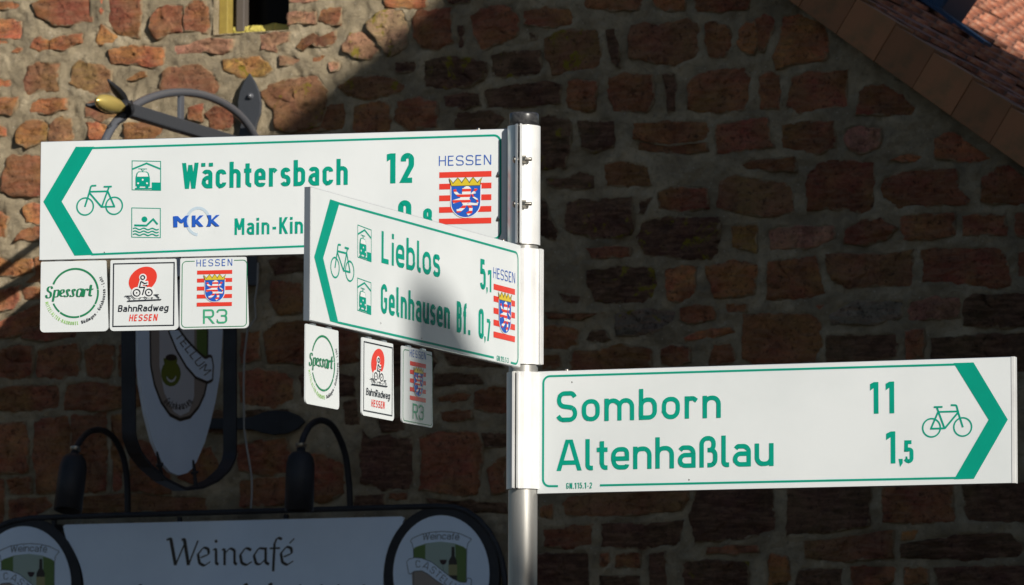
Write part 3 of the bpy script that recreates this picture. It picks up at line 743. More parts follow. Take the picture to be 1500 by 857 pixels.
o1 = S1.px(58.6, 487.0, .004); o2 = S1.px(160.6, 485.0, .004); o3 = S1.px(263.0, 482.6, .004)
def art1(e):
    F = lambda p: (lambda q: (q[0] - o1[0], q[1] - o1[1]))(S1.px(60 + p[0] / K8, 380 + p[1] / K8 + 0, .004))
    c = F((405, 402)); r = F((692, 402))[0] - c[0] - F((0, 0))[0] * 0 - .0016
    g = Ink(-EPS)
    def an(p): q = F(p); return math.atan2(q[1] - c[1], q[0] - c[0])
    def arc(a0, a1, w):
        g.quads(stroke_quads([(c[0] + r * math.cos(a0 + (a1 - a0) * i / 30), c[1] + r * math.sin(a0 + (a1 - a0) * i / 30)) for i in range(31)], w))
    arc(an((132, 292)), R(8), 0.0042); arc(R(7), R(-28), 0.0040); arc(R(-30), R(-76), 0.0042); arc(R(-78), R(-128), 0.0038); arc(R(-130), an((135, 535)) - 2 * math.pi * (an((135, 535)) > 0), 0.0034)
    g.build('ring', DGREEN, e)
    # brush script drawn with a broad nib
    g = Ink(-EPS - 14 * LAY)
    def br(pts, w=36, nib=(R(0), 0.28)):
        g.quads(stroke_quads(fillet(pts, False), w * .72, nib=nib), lambda p: F((p[0], p[1] - (p[0] - 100) * 0.035)))
    br([(138, 352), (132, 326, 12), (88, 330, 25), (84, 372, 25), (122, 400, 20), (124, 455, 30), (72, 462, 20), (66, 425)], 34)
    br([(172, 368), (146, 505)], 34); br([(160, 420), (176, 372, 20), (222, 366, 20), (208, 448, 22), (166, 452, 10)], 32)
    x = 236
    br([(x, 418), (x + 44, 398, 8), (x + 42, 366, 12), (x + 6, 372, 20), (x - 2, 452, 22), (x + 50, 440)], 30)
    for x in (300, 368): br([(x + 46, 388), (x + 40, 366, 10), (x + 12, 372, 12), (x + 20, 408, 12), (x + 34, 450, 16), (x - 12, 452, 10), (x - 12, 436)], 30)
    x = 440; br([(x + 54, 378), (x + 40, 362, 12), (x + 4, 372, 20), (x - 8, 452, 22), (x + 34, 458, 16), (x + 52, 400)], 30); br([(x + 66, 364), (x + 50, 440, 10), (x + 66, 456)], 34)
    br([(528, 372), (514, 460)], 34); br([(518, 420), (534, 376, 12), (560, 366, 8), (566, 388)], 26)
    br([(606, 322), (586, 446, 14), (616, 452)], 36); br([(566, 378), (634, 372)], 14, (R(90), .6))
    g.build('lettering', DGREEN, e)
    g = Ink(-EPS); g.arctext('MITTELALTER-RADROUTE', c, r + 0.0165, R(196), R(278), 0.0072, 17, 22); g.build('lettering', LGREEN, e)
    g = Ink(-EPS); g.arctext('Büdingen - Gelnhausen - Lohr', c, r + 0.0165, R(-76), R(31), 0.0072, 17, 20); g.build('lettering', BLACKP, e)
def art2(e):
    F = lambda p: (lambda q: (q[0] - o2[0], q[1] - o2[1]))(S1.px(160 + p[0] / K8, 380 + p[1] / K8, .004))
    g = Ink(-EPS)
    a = F((45, 802)); b = F((778, 38)); g.quads(stroke_quads([(a[0], a[1]), (b[0], a[1]), (b[0], b[1]), (a[0], b[1])], 0.0026, True)); g.build('frame_line', BLACKP, e)
    g = Ink(-EPS); rot = R(-35)
    pts = []
    for i in range(48):
        t = i / 48 * 2 * math.pi; x = 182 * math.cos(t); y = 138 * math.sin(t)
        pts.append((403 + x * math.cos(rot) - y * math.sin(rot), 240 + x * math.sin(rot) + y * math.cos(rot)))
    g.poly([F(p) for p in pts]); o = g.build('red_disc', REDP, e)
    h = Ink(-EPS - 13 * LAY)                       # white halo
    def ringp(x, y, r): return [F((x + r * math.cos(i * math.pi / 12), y + r * math.sin(i * math.pi / 12))) for i in range(24)]
    for x, y, r in ((405, 217, 45), (333, 400, 68), (478, 396, 66)): h.poly(ringp(x, y, r))
    for pl, w in (([(392, 255), (368, 335), (420, 345), (400, 425)], 52), ([(392, 262), (430, 285), (470, 282)], 48), ([(300, 425), (520, 420)], 60)):
        h.quads(stroke_quads(pl, w), F)
    h.build('rider_halo', PWHITE, o)
    k = Ink(-EPS - 26 * LAY)
    def circ(x, y, r, w): k.quads(stroke_quads([(x + r * math.cos(i * math.pi / 12), y + r * math.sin(i * math.pi / 12)) for i in range(24)], w, True), F)
    circ(405, 217, 23, 13); circ(333, 400, 40, 13); circ(478, 396, 40, 13)
    k.poly(ringp(333, 400, 9)); k.poly(ringp(478, 396, 9)); k.poly(ringp(452, 314, 9))
    for pl, w in (([(385, 262), (368, 335), (428, 335), (402, 425)], 13), ([(385, 262), (430, 290), (462, 280)], 12), ([(190, 440), (275, 436), (315, 478)], 9), ([(222, 442), (260, 478)], 12), ([(368, 458), (380, 470)], 12),
                  ([(425, 445), (455, 474)], 10), ([(512, 455), (524, 466)], 12), ([(535, 424), (598, 421)], 9), ([(560, 424), (602, 464)], 12), ([(222, 498), (628, 480)], 12)):
        k.quads(stroke_quads(pl, w), F)
    k.build('rider_symbol', BLACKP, o)
    a = F((104, 628)); b = F((706, 616)); H = F((104, 548))[1] - a[1]
    k = Ink(-EPS); k.text('BahnRadweg', (a[0], a[1]), (b[0], a[1]), H, 17, 12, 0.14); k.build('lettering', BLACKP, e)
    a = F((236, 740)); b = F((572, 735)); H = F((236, 660))[1] - a[1]
    k = Ink(-EPS); k.text('HESSEN', (a[0], a[1]), (b[0], a[1]), H, 16, 18, 0.16); k.build('lettering', REDP, e)
def art3(e):
    KK = 857 / 110
    F = lambda p: (lambda q: (q[0] - o3[0], q[1] - o3[1]))(S1.px(260 + p[0] / KK, 375 + p[1] / KK, .004))
    g = Ink(-EPS)
    a = F((48, 815)); b = F((795, 45)); L_ = F((198, 48)); R_ = F((648, 38))
    zt = b[1] - .0002
    g.quads(stroke_quads(fillet([(L_[0], zt), (a[0], zt, .009), (a[0], a[1], .008), (b[0], a[1], .008), (b[0], zt, .009), (R_[0], zt)], False), 0.0016)); g.build('border_line', DGREEN, e)
    a = F((218, 120)); b = F((626, 112)); H = F((218, 42))[1] - a[1]
    k = Ink(-EPS); k.text('HESSEN', a, (b[0], a[1]), H, 11, 30); k.build('lettering', TXTBLUE, e)
    a = F((221, 578)); b = F((622, 572)); c = F((221, 166))
    crest(e, a[0], a[1], b[0] - a[0], c[1] - a[1], -EPS)
    a = F((292, 775)); b = F((570, 770)); H = F((292, 610))[1] - a[1]
    k = Ink(-EPS); k.text('R3', a, (b[0], a[1]), H, 13, 16); k.build('lettering', mat('mid_green_print', (0.05, 0.36, 0.19), 0.4), e)
UP = 'small square route plaques'
e = plaque(S1, 58.6, 487.0, 'white plaque with green ring and Spessart script, leftmost under the Wächtersbach sign', UP); art1(e)
e = plaque(S1, 160.6, 485.0, 'white plaque with red disc, rider and BahnRadweg HESSEN, middle one under the Wächtersbach sign', UP); art2(e)
e = plaque(S1, 263.0, 482.6, 'white plaque with striped crest and R3, right one under the Wächtersbach sign', UP); art3(e)
e = plaque(S2, 447.5, 591.0, 'white plaque with green ring and Spessart script under the near end of the Lieblos sign', UP); art1(e)
e = plaque(S2, 530.0, 608.0, 'white plaque with red disc and rider, middle one under the angled Lieblos sign', UP); art2(e)
e = plaque(S2, 588.5, 618.5, 'white plaque with crest and R3, nearest the post under the angled Lieblos sign', UP); art3(e)

# ------------------------------------------------------------------ the gable wall behind
WA = R(22)
r0 = ray(750, 428.5); WO = CAM + r0 * (15.3 / r0.y)
WX = Vector((math.cos(WA), -math.sin(WA), 0))
W = Frame(Vector((WO.x, WO.y, 0)), WX)            # x along the wall, z up from the street, y into the wall
house = empty('stone_house', W.M, 'red sandstone gable house with wide mortar joints and clay roof behind the signs', 'house')
VOUT = -0.07
v0 = W.px(1154.6, 0, VOUT); v1 = W.px(1500, 247, VOUT)
SL = math.atan2(v0[1] - v1[1], v1[0] - v0[0])      # roof pitch
RIDGE_S = W.px(350, 0)[0]
def verge_z(s): return v0[1] - (s - v0[0]) * math.tan(SL)
RIDGE_Z = verge_z(RIDGE_S)
EAVE_S = v1[0] + 1.9
def roof_z(s): return RIDGE_Z - abs(s - RIDGE_S) * math.tan(SL)
# window opening
wl, wb = W.px(313, 52); wr = W.px(424, 40)[0]; wb = W.px(370, 47)[1]; wt = wb + 0.78
def jit(x, z, sc, seed=0): return noise.noise(Vector((x * sc, z * sc, seed)))
def coords(lo, hi, f0, f1, fine, coarse):
    o = []; x = lo
    while x < hi:
        o.append(x); x += fine if f0 <= x < f1 else coarse
    o.append(hi); return o
def mortar_raw(s, z):
    return -(0.003 + 0.006 * jit(s, z, 7, 3) + 0.0085 * jit(s, z, 18, 5) + 0.0075 * jit(s, z, 45, 8))
SX0, SX1 = RIDGE_S - (EAVE_S - RIDGE_S), EAVE_S - 0.25
xs = coords(SX0, SX1, -1.85, 1.75, 0.0080, 0.12)
zs = coords(0.0, RIDGE_Z, 2.3, 4.3, 0.0080, 0.12)
xs = sorted(set([x for x in xs if not (abs(x - wl) < .006 or abs(x - wr) < .006)] + [wl, wr]))
zs = sorted(set([z for z in zs if not (abs(z - wb) < .006 or abs(z - wt) < .006)] + [wb, wt]))
# window
win_y = 0.14
mb = MB()
for x0, z0, x1, z1 in ((wl, wb, wl, wt), (wr, wb, wr, wt), (wl, wt, wr, wt)):
    mb.add([(x0, -.004, z0), (x1, -.004, z1), (x1, win_y + .06, z1), (x0, win_y + .06, z0)], [(0, 1, 2, 3)])
mb.add([(wl, -.006, wb - .004), (wr, -.006, wb - .004), (wr, .10, wb + .000), (wl, .10, wb + .000)], [(0, 1, 2, 3)]); win = mb.build('window', MORTAR, house); win['label'] = 'small dark window with an ochre painted edge and yellow sill'
mb = MB(); mb.box(wl, win_y + .03, wb, wr, win_y + .04, wt); mb.build('pane', GLASS, win)
mb = MB(); mb.box(wl + .0, .035, wb - .002, wl + .030, .075, wt); mb.build('painted_jamb', YPAINT, win, .003)
mb = MB(); mb.box(wl + .034, .085, wb + .018, wl + .062, .12, wt); mb.build('frame', GREYF, win, .003)
mb = MB()
n = 26
for i in range(n + 1):
    for j, (yy, zz) in enumerate(((.092, -.002), (.088, .018), (.092, .036), (.17, .040))):
        s = wl - .006 + (wr - wl + .006) * i / n
        mb.v.append((s, yy + .006 * jit(s, zz, 30), wb + zz + .006 * jit(s, yy, 25, 2)))
for i in range(n):
    for j in range(3): mb.f.append((i * 4 + j, i * 4 + j + 1, i * 4 + j + 5, i * 4 + j + 4)); mb.sm.append(True)
mb.build('sill', YSILL, win)

# stones: outlines in photo pixels, laid onto the wall plane.  colour: r red, o orange, b brown, p pink, t tan, d dark, y ochre, g grey; capital = carries lichen
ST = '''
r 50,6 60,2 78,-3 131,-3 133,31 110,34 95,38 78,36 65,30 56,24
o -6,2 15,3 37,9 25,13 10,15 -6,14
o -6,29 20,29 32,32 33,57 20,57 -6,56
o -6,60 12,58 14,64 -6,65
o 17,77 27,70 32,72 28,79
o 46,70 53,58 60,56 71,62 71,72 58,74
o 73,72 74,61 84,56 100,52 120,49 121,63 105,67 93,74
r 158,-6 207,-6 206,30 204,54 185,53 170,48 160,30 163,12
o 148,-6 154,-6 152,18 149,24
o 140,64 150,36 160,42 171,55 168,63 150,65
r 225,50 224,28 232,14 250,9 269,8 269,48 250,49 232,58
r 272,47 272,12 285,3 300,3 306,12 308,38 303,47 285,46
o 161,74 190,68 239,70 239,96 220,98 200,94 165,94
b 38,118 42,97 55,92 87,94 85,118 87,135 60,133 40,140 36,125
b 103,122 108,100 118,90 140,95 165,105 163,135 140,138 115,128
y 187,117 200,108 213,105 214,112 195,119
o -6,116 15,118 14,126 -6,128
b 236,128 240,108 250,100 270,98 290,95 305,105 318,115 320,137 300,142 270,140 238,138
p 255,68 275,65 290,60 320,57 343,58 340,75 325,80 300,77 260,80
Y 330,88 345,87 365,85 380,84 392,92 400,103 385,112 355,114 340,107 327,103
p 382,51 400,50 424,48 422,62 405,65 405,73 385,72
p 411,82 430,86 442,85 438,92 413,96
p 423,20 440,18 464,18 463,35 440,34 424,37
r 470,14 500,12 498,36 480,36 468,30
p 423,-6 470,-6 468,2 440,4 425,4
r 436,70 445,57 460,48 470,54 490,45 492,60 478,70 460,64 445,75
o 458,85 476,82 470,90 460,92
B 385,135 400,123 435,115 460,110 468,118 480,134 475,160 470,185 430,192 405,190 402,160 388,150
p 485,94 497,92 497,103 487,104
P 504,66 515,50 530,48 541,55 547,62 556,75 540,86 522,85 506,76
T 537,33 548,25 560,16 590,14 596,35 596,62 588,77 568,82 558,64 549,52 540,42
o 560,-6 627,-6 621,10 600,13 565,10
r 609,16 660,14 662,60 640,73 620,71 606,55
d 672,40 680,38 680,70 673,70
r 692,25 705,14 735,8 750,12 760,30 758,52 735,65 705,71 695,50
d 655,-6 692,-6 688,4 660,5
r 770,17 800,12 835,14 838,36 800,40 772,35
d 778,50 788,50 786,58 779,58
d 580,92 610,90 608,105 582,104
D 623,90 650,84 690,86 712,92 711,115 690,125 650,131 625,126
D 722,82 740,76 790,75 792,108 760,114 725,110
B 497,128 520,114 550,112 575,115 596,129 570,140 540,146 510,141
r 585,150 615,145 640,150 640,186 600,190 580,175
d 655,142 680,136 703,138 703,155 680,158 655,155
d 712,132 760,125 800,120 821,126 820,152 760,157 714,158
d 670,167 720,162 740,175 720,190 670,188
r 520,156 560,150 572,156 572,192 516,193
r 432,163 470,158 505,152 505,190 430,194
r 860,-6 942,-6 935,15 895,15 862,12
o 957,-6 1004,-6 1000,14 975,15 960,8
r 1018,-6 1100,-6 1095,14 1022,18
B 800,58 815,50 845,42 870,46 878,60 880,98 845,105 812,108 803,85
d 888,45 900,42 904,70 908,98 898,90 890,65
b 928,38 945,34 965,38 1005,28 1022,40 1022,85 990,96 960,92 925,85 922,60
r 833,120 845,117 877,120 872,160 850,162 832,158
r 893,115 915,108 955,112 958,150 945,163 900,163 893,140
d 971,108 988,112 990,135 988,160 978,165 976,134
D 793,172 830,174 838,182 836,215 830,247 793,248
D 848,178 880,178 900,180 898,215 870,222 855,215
r 932,182 1000,178 1036,180 1036,200 1030,206 980,212 932,204
r 934,208 980,215 1034,209 1036,222 1000,226 960,223 935,219
r 1037,38 1050,33 1066,40 1072,70 1060,83 1042,82 1035,60
o 1083,45 1095,34 1106,34 1110,70 1105,80 1092,76 1081,66
r 1108,30 1120,22 1135,30 1130,50 1120,75 1112,76
o 1145,55 1147,25 1165,22 1195,32 1212,50 1213,85 1190,92 1160,95 1140,101 1136,82
r 1012,125 1025,110 1060,103 1090,100 1098,115 1098,145 1090,160 1030,165 1010,160
r 1113,112 1128,107 1142,112 1141,158 1115,158
r 1160,114 1185,107 1240,105 1240,155 1215,158 1172,165 1155,155
r 1050,183 1125,173 1132,215 1100,218 1050,226
r 1146,184 1180,180 1221,178 1222,215 1200,225 1160,218 1147,215
p 1240,190 1255,186 1290,190 1290,215 1270,225 1245,218 1238,205
o 1303,235 1330,226 1352,230 1340,237
r 1256,168 1262,136 1275,126 1298,126 1320,140 1340,160 1337,169
o 1371,232 1372,204 1385,196 1400,196 1450,232 1420,237
r 1440,262 1460,246 1478,246 1500,260 1510,262 1510,300 1470,298 1440,295
D 802,262 830,262 850,252 870,258 870,275 845,278 820,275 802,270
r 888,242 910,238 950,245 952,270 920,274 890,272
r 965,282 985,275 1035,277 1036,305 1000,310 967,305
D 832,300 850,292 880,294 925,290 930,335 925,345 870,348 832,338 828,315
d 940,294 955,290 948,312 938,312
d 793,290 802,300 805,320 818,340 815,352 793,345
D 942,324 980,320 1052,320 1055,335 1050,372 1040,380 1000,378 945,372 935,350
r 860,364 900,362 925,362 922,376 870,378
r 1087,242 1100,235 1140,234 1165,230 1166,252 1140,250 1095,248
b 1058,267 1080,258 1110,263 1150,268 1160,280 1162,310 1140,315 1115,317 1075,310 1053,303
r 1190,252 1205,240 1240,236 1278,240 1280,300 1265,310 1225,305 1185,308 1184,270
y 1072,332 1108,328 1110,345 1108,370 1095,365 1075,362
p 1125,336 1150,333 1220,332 1222,350 1200,360 1130,366
r 1238,338 1260,325 1290,320 1312,335 1297,352 1270,360 1240,356
r 1292,264 1310,256 1340,250 1400,248 1402,275 1420,292 1415,300 1370,300 1320,303 1292,290
r 1322,318 1360,313 1397,313 1400,345 1370,350 1325,350 1320,335
r 1412,318 1440,315 1472,317 1475,345 1440,343 1413,345
r 1488,315 1512,310 1512,345 1490,343
D 862,397 900,391 960,393 958,435 940,442 900,444 875,440 865,420
o 978,398 1000,390 1020,392 1018,430 1000,440 980,440 975,420
d 820,430 850,435 848,445 825,440
G 905,460 950,454 990,457 985,472 950,492 905,492
r 998,452 1020,447 1045,449 1045,467 1010,473 996,468
r 797,482 820,478 846,485 846,505 820,512 797,508
d 860,498 870,485 885,485 895,498 875,500
r 802,458 845,461 890,458 850,467 805,467
o 1000,496 1020,487 1070,480 1075,487 1050,494 1010,499
r 797,522 820,520 823,538 797,540
r 838,514 880,513 910,507 952,512 955,545 900,562 838,560
r 968,512 985,507 1010,509 1012,530 990,537 970,533
o 1037,391 1075,383 1108,389 1110,400 1105,430 1085,435 1050,435 1040,410
r 1128,384 1160,381 1193,377 1200,395 1210,430 1190,435 1140,440 1125,438
b 1214,374 1230,373 1300,374 1335,367 1338,420 1290,418 1240,422 1222,410 1214,395
r 1352,367 1370,364 1465,365 1475,390 1480,418 1460,422 1400,415 1355,412
r 1493,372 1512,367 1512,408 1493,405
r 1095,463 1140,461 1185,461 1200,472 1203,500 1195,532 1110,532 1090,525 1092,490
g 1217,462 1250,444 1322,442 1322,465 1280,475 1220,475
p 1334,443 1370,437 1405,437 1405,465 1370,468 1334,468
d 1413,442 1430,432 1512,432 1512,478 1450,480 1413,476
d 1214,492 1312,490 1312,522 1260,530 1214,530
r 1328,487 1355,484 1352,522 1328,527
d 1369,497 1440,492 1500,487 1512,492 1512,545 1369,545
r 1047,506 1070,506 1076,530 1040,537
r 1190,450 1213,446 1203,453
r 1066,446 1093,446 1092,457 1066,457
r 791,744 808,741 808,758 792,759
b 824,737 835,728 900,720 1003,717 1006,732 998,748 900,756 830,754
r 800,777 840,772 868,768 868,798 830,803 800,800
d 882,768 900,767 950,768 1000,763 992,798 940,803 884,800
d 1020,717 1133,714 1134,778 1080,788 1020,793 1012,760
d 1154,717 1273,714 1273,770 1200,778 1154,784
d 785,812 863,810 864,866 785,866
r 880,811 892,811 892,830 882,831
r 902,813 935,811 934,830 902,831
d 952,812 975,810 978,866 952,866
d 882,844 938,844 938,866 882,866
D 1002,822 1093,824 1098,866 1002,866
r 1038,802 1110,799 1110,809 1038,811
o 1127,812 1155,816 1156,848 1127,858
b 1179,793 1220,789 1308,777 1308,817 1240,822 1182,817
r 1294,714 1393,710 1396,763 1350,766 1297,764
d 1412,712 1512,708 1512,766 1417,763
d 1170,834 1233,834 1233,866 1168,866
r 1247,830 1308,830 1310,850 1252,866
o 1322,779 1345,777 1340,789 1322,790
d 1322,797 1420,782 1480,782 1495,800 1490,815 1430,820 1322,817
d 1372,832 1512,828 1512,866 1377,866
r 1327,832 1360,834 1360,855 1327,855
o -6,145 28,143 26,160 15,168 -6,165
o 46,150 60,146 98,145 98,160 70,166 47,163
y 25,205 28,186 40,178 60,177 72,182 70,205 42,217 28,210
b 73,205 74,184 90,173 105,175 108,200 104,210 75,212
o -6,180 10,190 8,198 -6,200
r 12,232 20,228 58,230 75,240 75,284 58,288 20,290 3,280 5,260
b 128,152 145,147 160,150 175,160 170,172 150,176 126,172
o 128,180 150,182 168,190 160,206 135,204
r 185,182 235,177 240,190 225,203 185,206
r 303,168 315,157 335,160 345,175 340,188 312,190
o 275,158 298,152 296,176 276,176
o 36,305 50,298 75,300 75,330 40,326
o -6,308 12,320 8,345 -6,348
r 22,355 32,338 58,330 75,336 75,352 35,350
o -6,375 20,385 26,378 50,380 50,398 20,404 -6,402
o 54,380 75,378 76,410 38,414 54,402
o -6,428 15,422 30,420 30,440 20,452 -6,455
o 35,422 58,422 76,424 76,438 38,438
o -6,474 20,462 58,445 74,448 74,466 30,492 -6,497
r 30,486 62,472 110,475 112,494 60,500 35,495
r -6,515 25,507 48,508 50,530 42,552 30,555 -6,553
r 56,515 75,508 114,505 117,520 114,550 90,555 54,552
r 126,513 145,505 168,508 168,535 160,552 128,552
r -6,572 30,565 85,565 88,585 85,598 30,602 -6,600
r 97,563 130,560 177,567 208,563 208,595 150,600 96,600
r 174,505 200,500 215,505 218,553 176,553
r -6,622 36,620 43,640 40,690 -6,693
r 53,620 75,614 100,610 103,650 100,718 75,720 56,722 51,660
r 106,610 155,607 158,660 155,718 120,720 108,718
r 11,703 45,699 47,722 15,724
r 166,610 182,606 182,660 179,718 166,716
r 190,640 220,650 250,700 250,722 192,718
r 16,733 68,729 78,742 60,752 16,766
b 90,730 180,724 300,730 300,748 95,752
r -10,702 6,702 6,766 -10,766
r 225,600 262,600 300,606 300,640 262,650 228,640
r 262,660 310,655 322,690 300,712 262,700
r 210,506 260,500 300,506 298,548 214,552
r 225,562 300,560 300,590 228,592
r 355,490 380,485 380,525 352,532
r 390,488 404,474 450,470 520,474 525,500 522,528 500,535 440,532 395,532
r 400,412 440,416 445,440 442,458 408,460 395,440
d 396,382 430,376 445,380 445,398 405,402
r 352,547 380,541 420,548 428,556 428,584 400,598 352,590
d 440,548 480,545 520,552 518,580 442,582
r 350,652 420,642 425,664 425,690 400,696 350,690
r 352,704 420,700 420,738 352,742
r 436,668 470,664 502,680 504,722 470,736 438,732
d 300,604 346,600 346,632 302,632
d 360,602 424,600 424,630 362,630
d 532,630 540,645 560,640 605,642 606,700 600,714 560,716 530,706 528,668
r 616,642 650,633 700,636 705,660 700,720 680,726 617,716
r 642,583 670,575 688,578 685,586 645,588
r 647,604 690,601 692,613 650,617
r 698,576 720,566 742,570 742,604 715,604 698,598
d 710,636 742,636 742,654 713,654
r 715,690 742,666 742,720 722,722
d 556,616 590,611 592,630 560,633
d 636,547 700,549 705,562 640,566
r 570,722 598,722 598,732 572,731
d 520,727 565,724 565,740 520,742
d 628,730 660,734 742,737 742,752 700,750 640,742
d 540,505 580,500 630,505 640,530 630,560 560,565 540,540
d 504,590 524,586 526,620 506,622
d 650,505 700,510 735,515 735,538 660,536
'''
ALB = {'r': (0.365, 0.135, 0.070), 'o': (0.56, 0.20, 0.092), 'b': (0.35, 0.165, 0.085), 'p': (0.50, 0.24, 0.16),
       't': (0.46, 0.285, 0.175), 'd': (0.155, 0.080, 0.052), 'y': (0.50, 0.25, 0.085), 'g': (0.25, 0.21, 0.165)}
def resample(P, d):
    out = []; n = len(P)
    for i in range(n):
        a = Vector(P[i]); b = Vector(P[(i + 1) % n]); k = max(1, int((b - a).length / d))
        for j in range(k): out.append(a.lerp(b, j / k))
    return out
stone_n = [0]
def stone_shape(mb, P, cheap=False):
    """P outline in wall coordinates; builds a rough-hewn proud block"""
    stone_n[0] += 1; sd = stone_n[0] * 3.7
    pts = resample(P, 0.030 if cheap else 0.0105)
    c = Vector((0, 0))
    for p in pts: c += p
    c /= len(pts)
    A = abs(sum(P[i][0] * P[(i + 1) % len(P)][1] - P[(i + 1) % len(P)][0] * P[i][1] for i in range(len(P)))) / 2
    if sum(P[i][0] * P[(i + 1) % len(P)][1] - P[(i + 1) % len(P)][0] * P[i][1] for i in range(len(P))) < 0: pts = pts[::-1]
    proud = random.uniform(0.005, 0.0125) * min(1, A / 0.006 + .45)
    tx, tz = random.uniform(-.10, .10), random.uniform(-.10, .10)
    n = len(pts); rings = ((1.05, -1.4, 0), (1.03, .05, 0), (1.0, .50, 1), (.95, .84, 1), (.84, 1.0, 1), (.68, 1.0, 1), (.50, 1.0, 1), (.32, 1.0, 1), (.15, 1.0, 1)) if not cheap else ((1.02, -1.2, 0), (.97, .7, 1), (.8, 1, 1), (.4, 1.05, 1))
    o = len(mb.v)
    for k, (f, h, top) in enumerate(rings):
        for i, p in enumerate(pts):
            e = .0060 * noise.noise(Vector((p.x * 22, p.y * 22, sd))) + .0050 * noise.noise(Vector((p.x * 62, p.y * 62, sd))) + .0045
            d = (p - c); L = d.length or 1; q = c + d * f + d / L * e * (1 if f > .6 else f)
            hh = h * proud
            if top:
                hh += .0060 * noise.noise(Vector((q.x * 14, q.y * 20, sd))) + .0062 * noise.noise(Vector((q.x * 34, q.y * 52, sd))) + .0045 * noise.noise(Vector((q.x * 85, q.y * 120, sd))) + tx * (q.x - c.x) + tz * (q.y - c.y)
                cr = noise.noise(Vector((q.x * 9, q.y * 15, sd + 9)))
                if abs(cr) < .035 and proud > .008 and f < .97: hh -= .009
                hh = max(hh, .0045 if f < .9 else .001)
            else: hh = h * .012
            mb.v.append((q.x, -hh, q.y)); mb.att = mb.att or []; mb.att.append(min(1.0, max(0.0, (1.03 - f) * L / .014)))
    m = len(rings)
    for k in range(m - 1):
        for i in range(n):
            j = (i + 1) % n
            mb.f.append((o + k * n + i, o + k * n + j, o + (k + 1) * n + j, o + (k + 1) * n + i)); mb.sm.append(k > 0)
    mb.v.append((c.x, -proud * 1.05, c.y)); mb.att.append(1.0); ci = len(mb.v) - 1
    for i in range(n): mb.f.append((o + (m - 1) * n + i, o + (m - 1) * n + (i + 1) % n, ci)); mb.sm.append(True)
placed = []; polys = []
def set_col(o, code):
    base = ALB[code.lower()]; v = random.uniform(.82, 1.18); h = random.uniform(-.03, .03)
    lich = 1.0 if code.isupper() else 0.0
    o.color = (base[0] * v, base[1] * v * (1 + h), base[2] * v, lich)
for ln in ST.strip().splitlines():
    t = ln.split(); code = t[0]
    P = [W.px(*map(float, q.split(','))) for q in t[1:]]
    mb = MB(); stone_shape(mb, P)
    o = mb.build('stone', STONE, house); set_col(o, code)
    xs_ = [p[0] for p in P]; zs_ = [p[1] for p in P]; placed.append((min(xs_), min(zs_), max(xs_), max(zs_))); polys.append(P)
def overlaps(b, g=.012):
    return any(not (b[2] + g < q[0] or b[0] - g > q[2] or b[3] + g < q[1] or b[1] - g > q[3]) for q in placed)
# courses that the signs hide, and those just outside the picture
vis = (W.px(-8, 400)[0], W.px(400, 866)[1], W.px(1512, 400)[0], W.px(400, -8)[1])
outer = MB(); rows = []; z = 0.1
while z < RIDGE_Z - .2:
    h = random.uniform(.065, .12); x = SX0 + random.uniform(.1, .3)
    while x < SX1 - .3:
        wd_ = random.uniform(.08, .25)
        b = (x, z, x + wd_, z + h); g = .022
        cx, cz = (b[0] + b[2]) / 2, (b[1] + b[3]) / 2
        if b[3] < min(roof_z(b[0]), roof_z(b[2])) - .12 and not (b[2] > wl - .02 and b[0] < wr + .02 and b[3] > wb - .05 and b[1] < wt + .02):
            inside = b[2] > vis[0] and b[0] < vis[2] and b[3] > vis[1] and b[1] < vis[3]
            def jx(v): return v + random.uniform(-.008, .008)
            P = [(jx(b[0]), jx(b[1])), (jx(cx), jx(b[1])), (jx(b[2]), jx(b[1])), (jx(b[2]), jx(cz)), (jx(b[2]), jx(b[3])), (jx(cx), jx(b[3])), (jx(b[0]), jx(b[3])), (jx(b[0]), jx(cz))]
            if inside:
                # only where a sign stands in front
                def hid(x_, z_):
                    v = (W.M @ Vector((x_, 0, z_))) - CAM
                    for S in (S1, S2, S3):
                        o_ = S.I @ CAM; d_ = S.I.to_3x3() @ v; t_ = -o_.y / d_.y; q_ = o_ + d_ * t_
                        if -.01 < q_.x < 1.01 and -.01 < q_.z < .26: return True
                    return False
                if all(hid(*c_) for c_ in ((b[0], b[1]), (b[2], b[1]), (b[0], b[3]), (b[2], b[3]))) and not overlaps(b, .004) and len(placed) < 296:
                    mb = MB(); stone_shape(mb, P, True); o = mb.build('stone', STONE, house); set_col(o, random.choice('rrrbodp')); placed.append(b); polys.append(P)
            elif not overlaps(b, .006) and -3.2 < cx < 3.2:
                stone_shape(outer, P, True); polys.append(P)
        x += wd_ + random.uniform(.018, .032)
    z += h + random.uniform(.018, .03)
o = outer.build('masonry_beyond_view', STONE, house); o['kind'] = 'stuff'; o.color = (*ALB['r'], 0)
print('stones', len(placed))
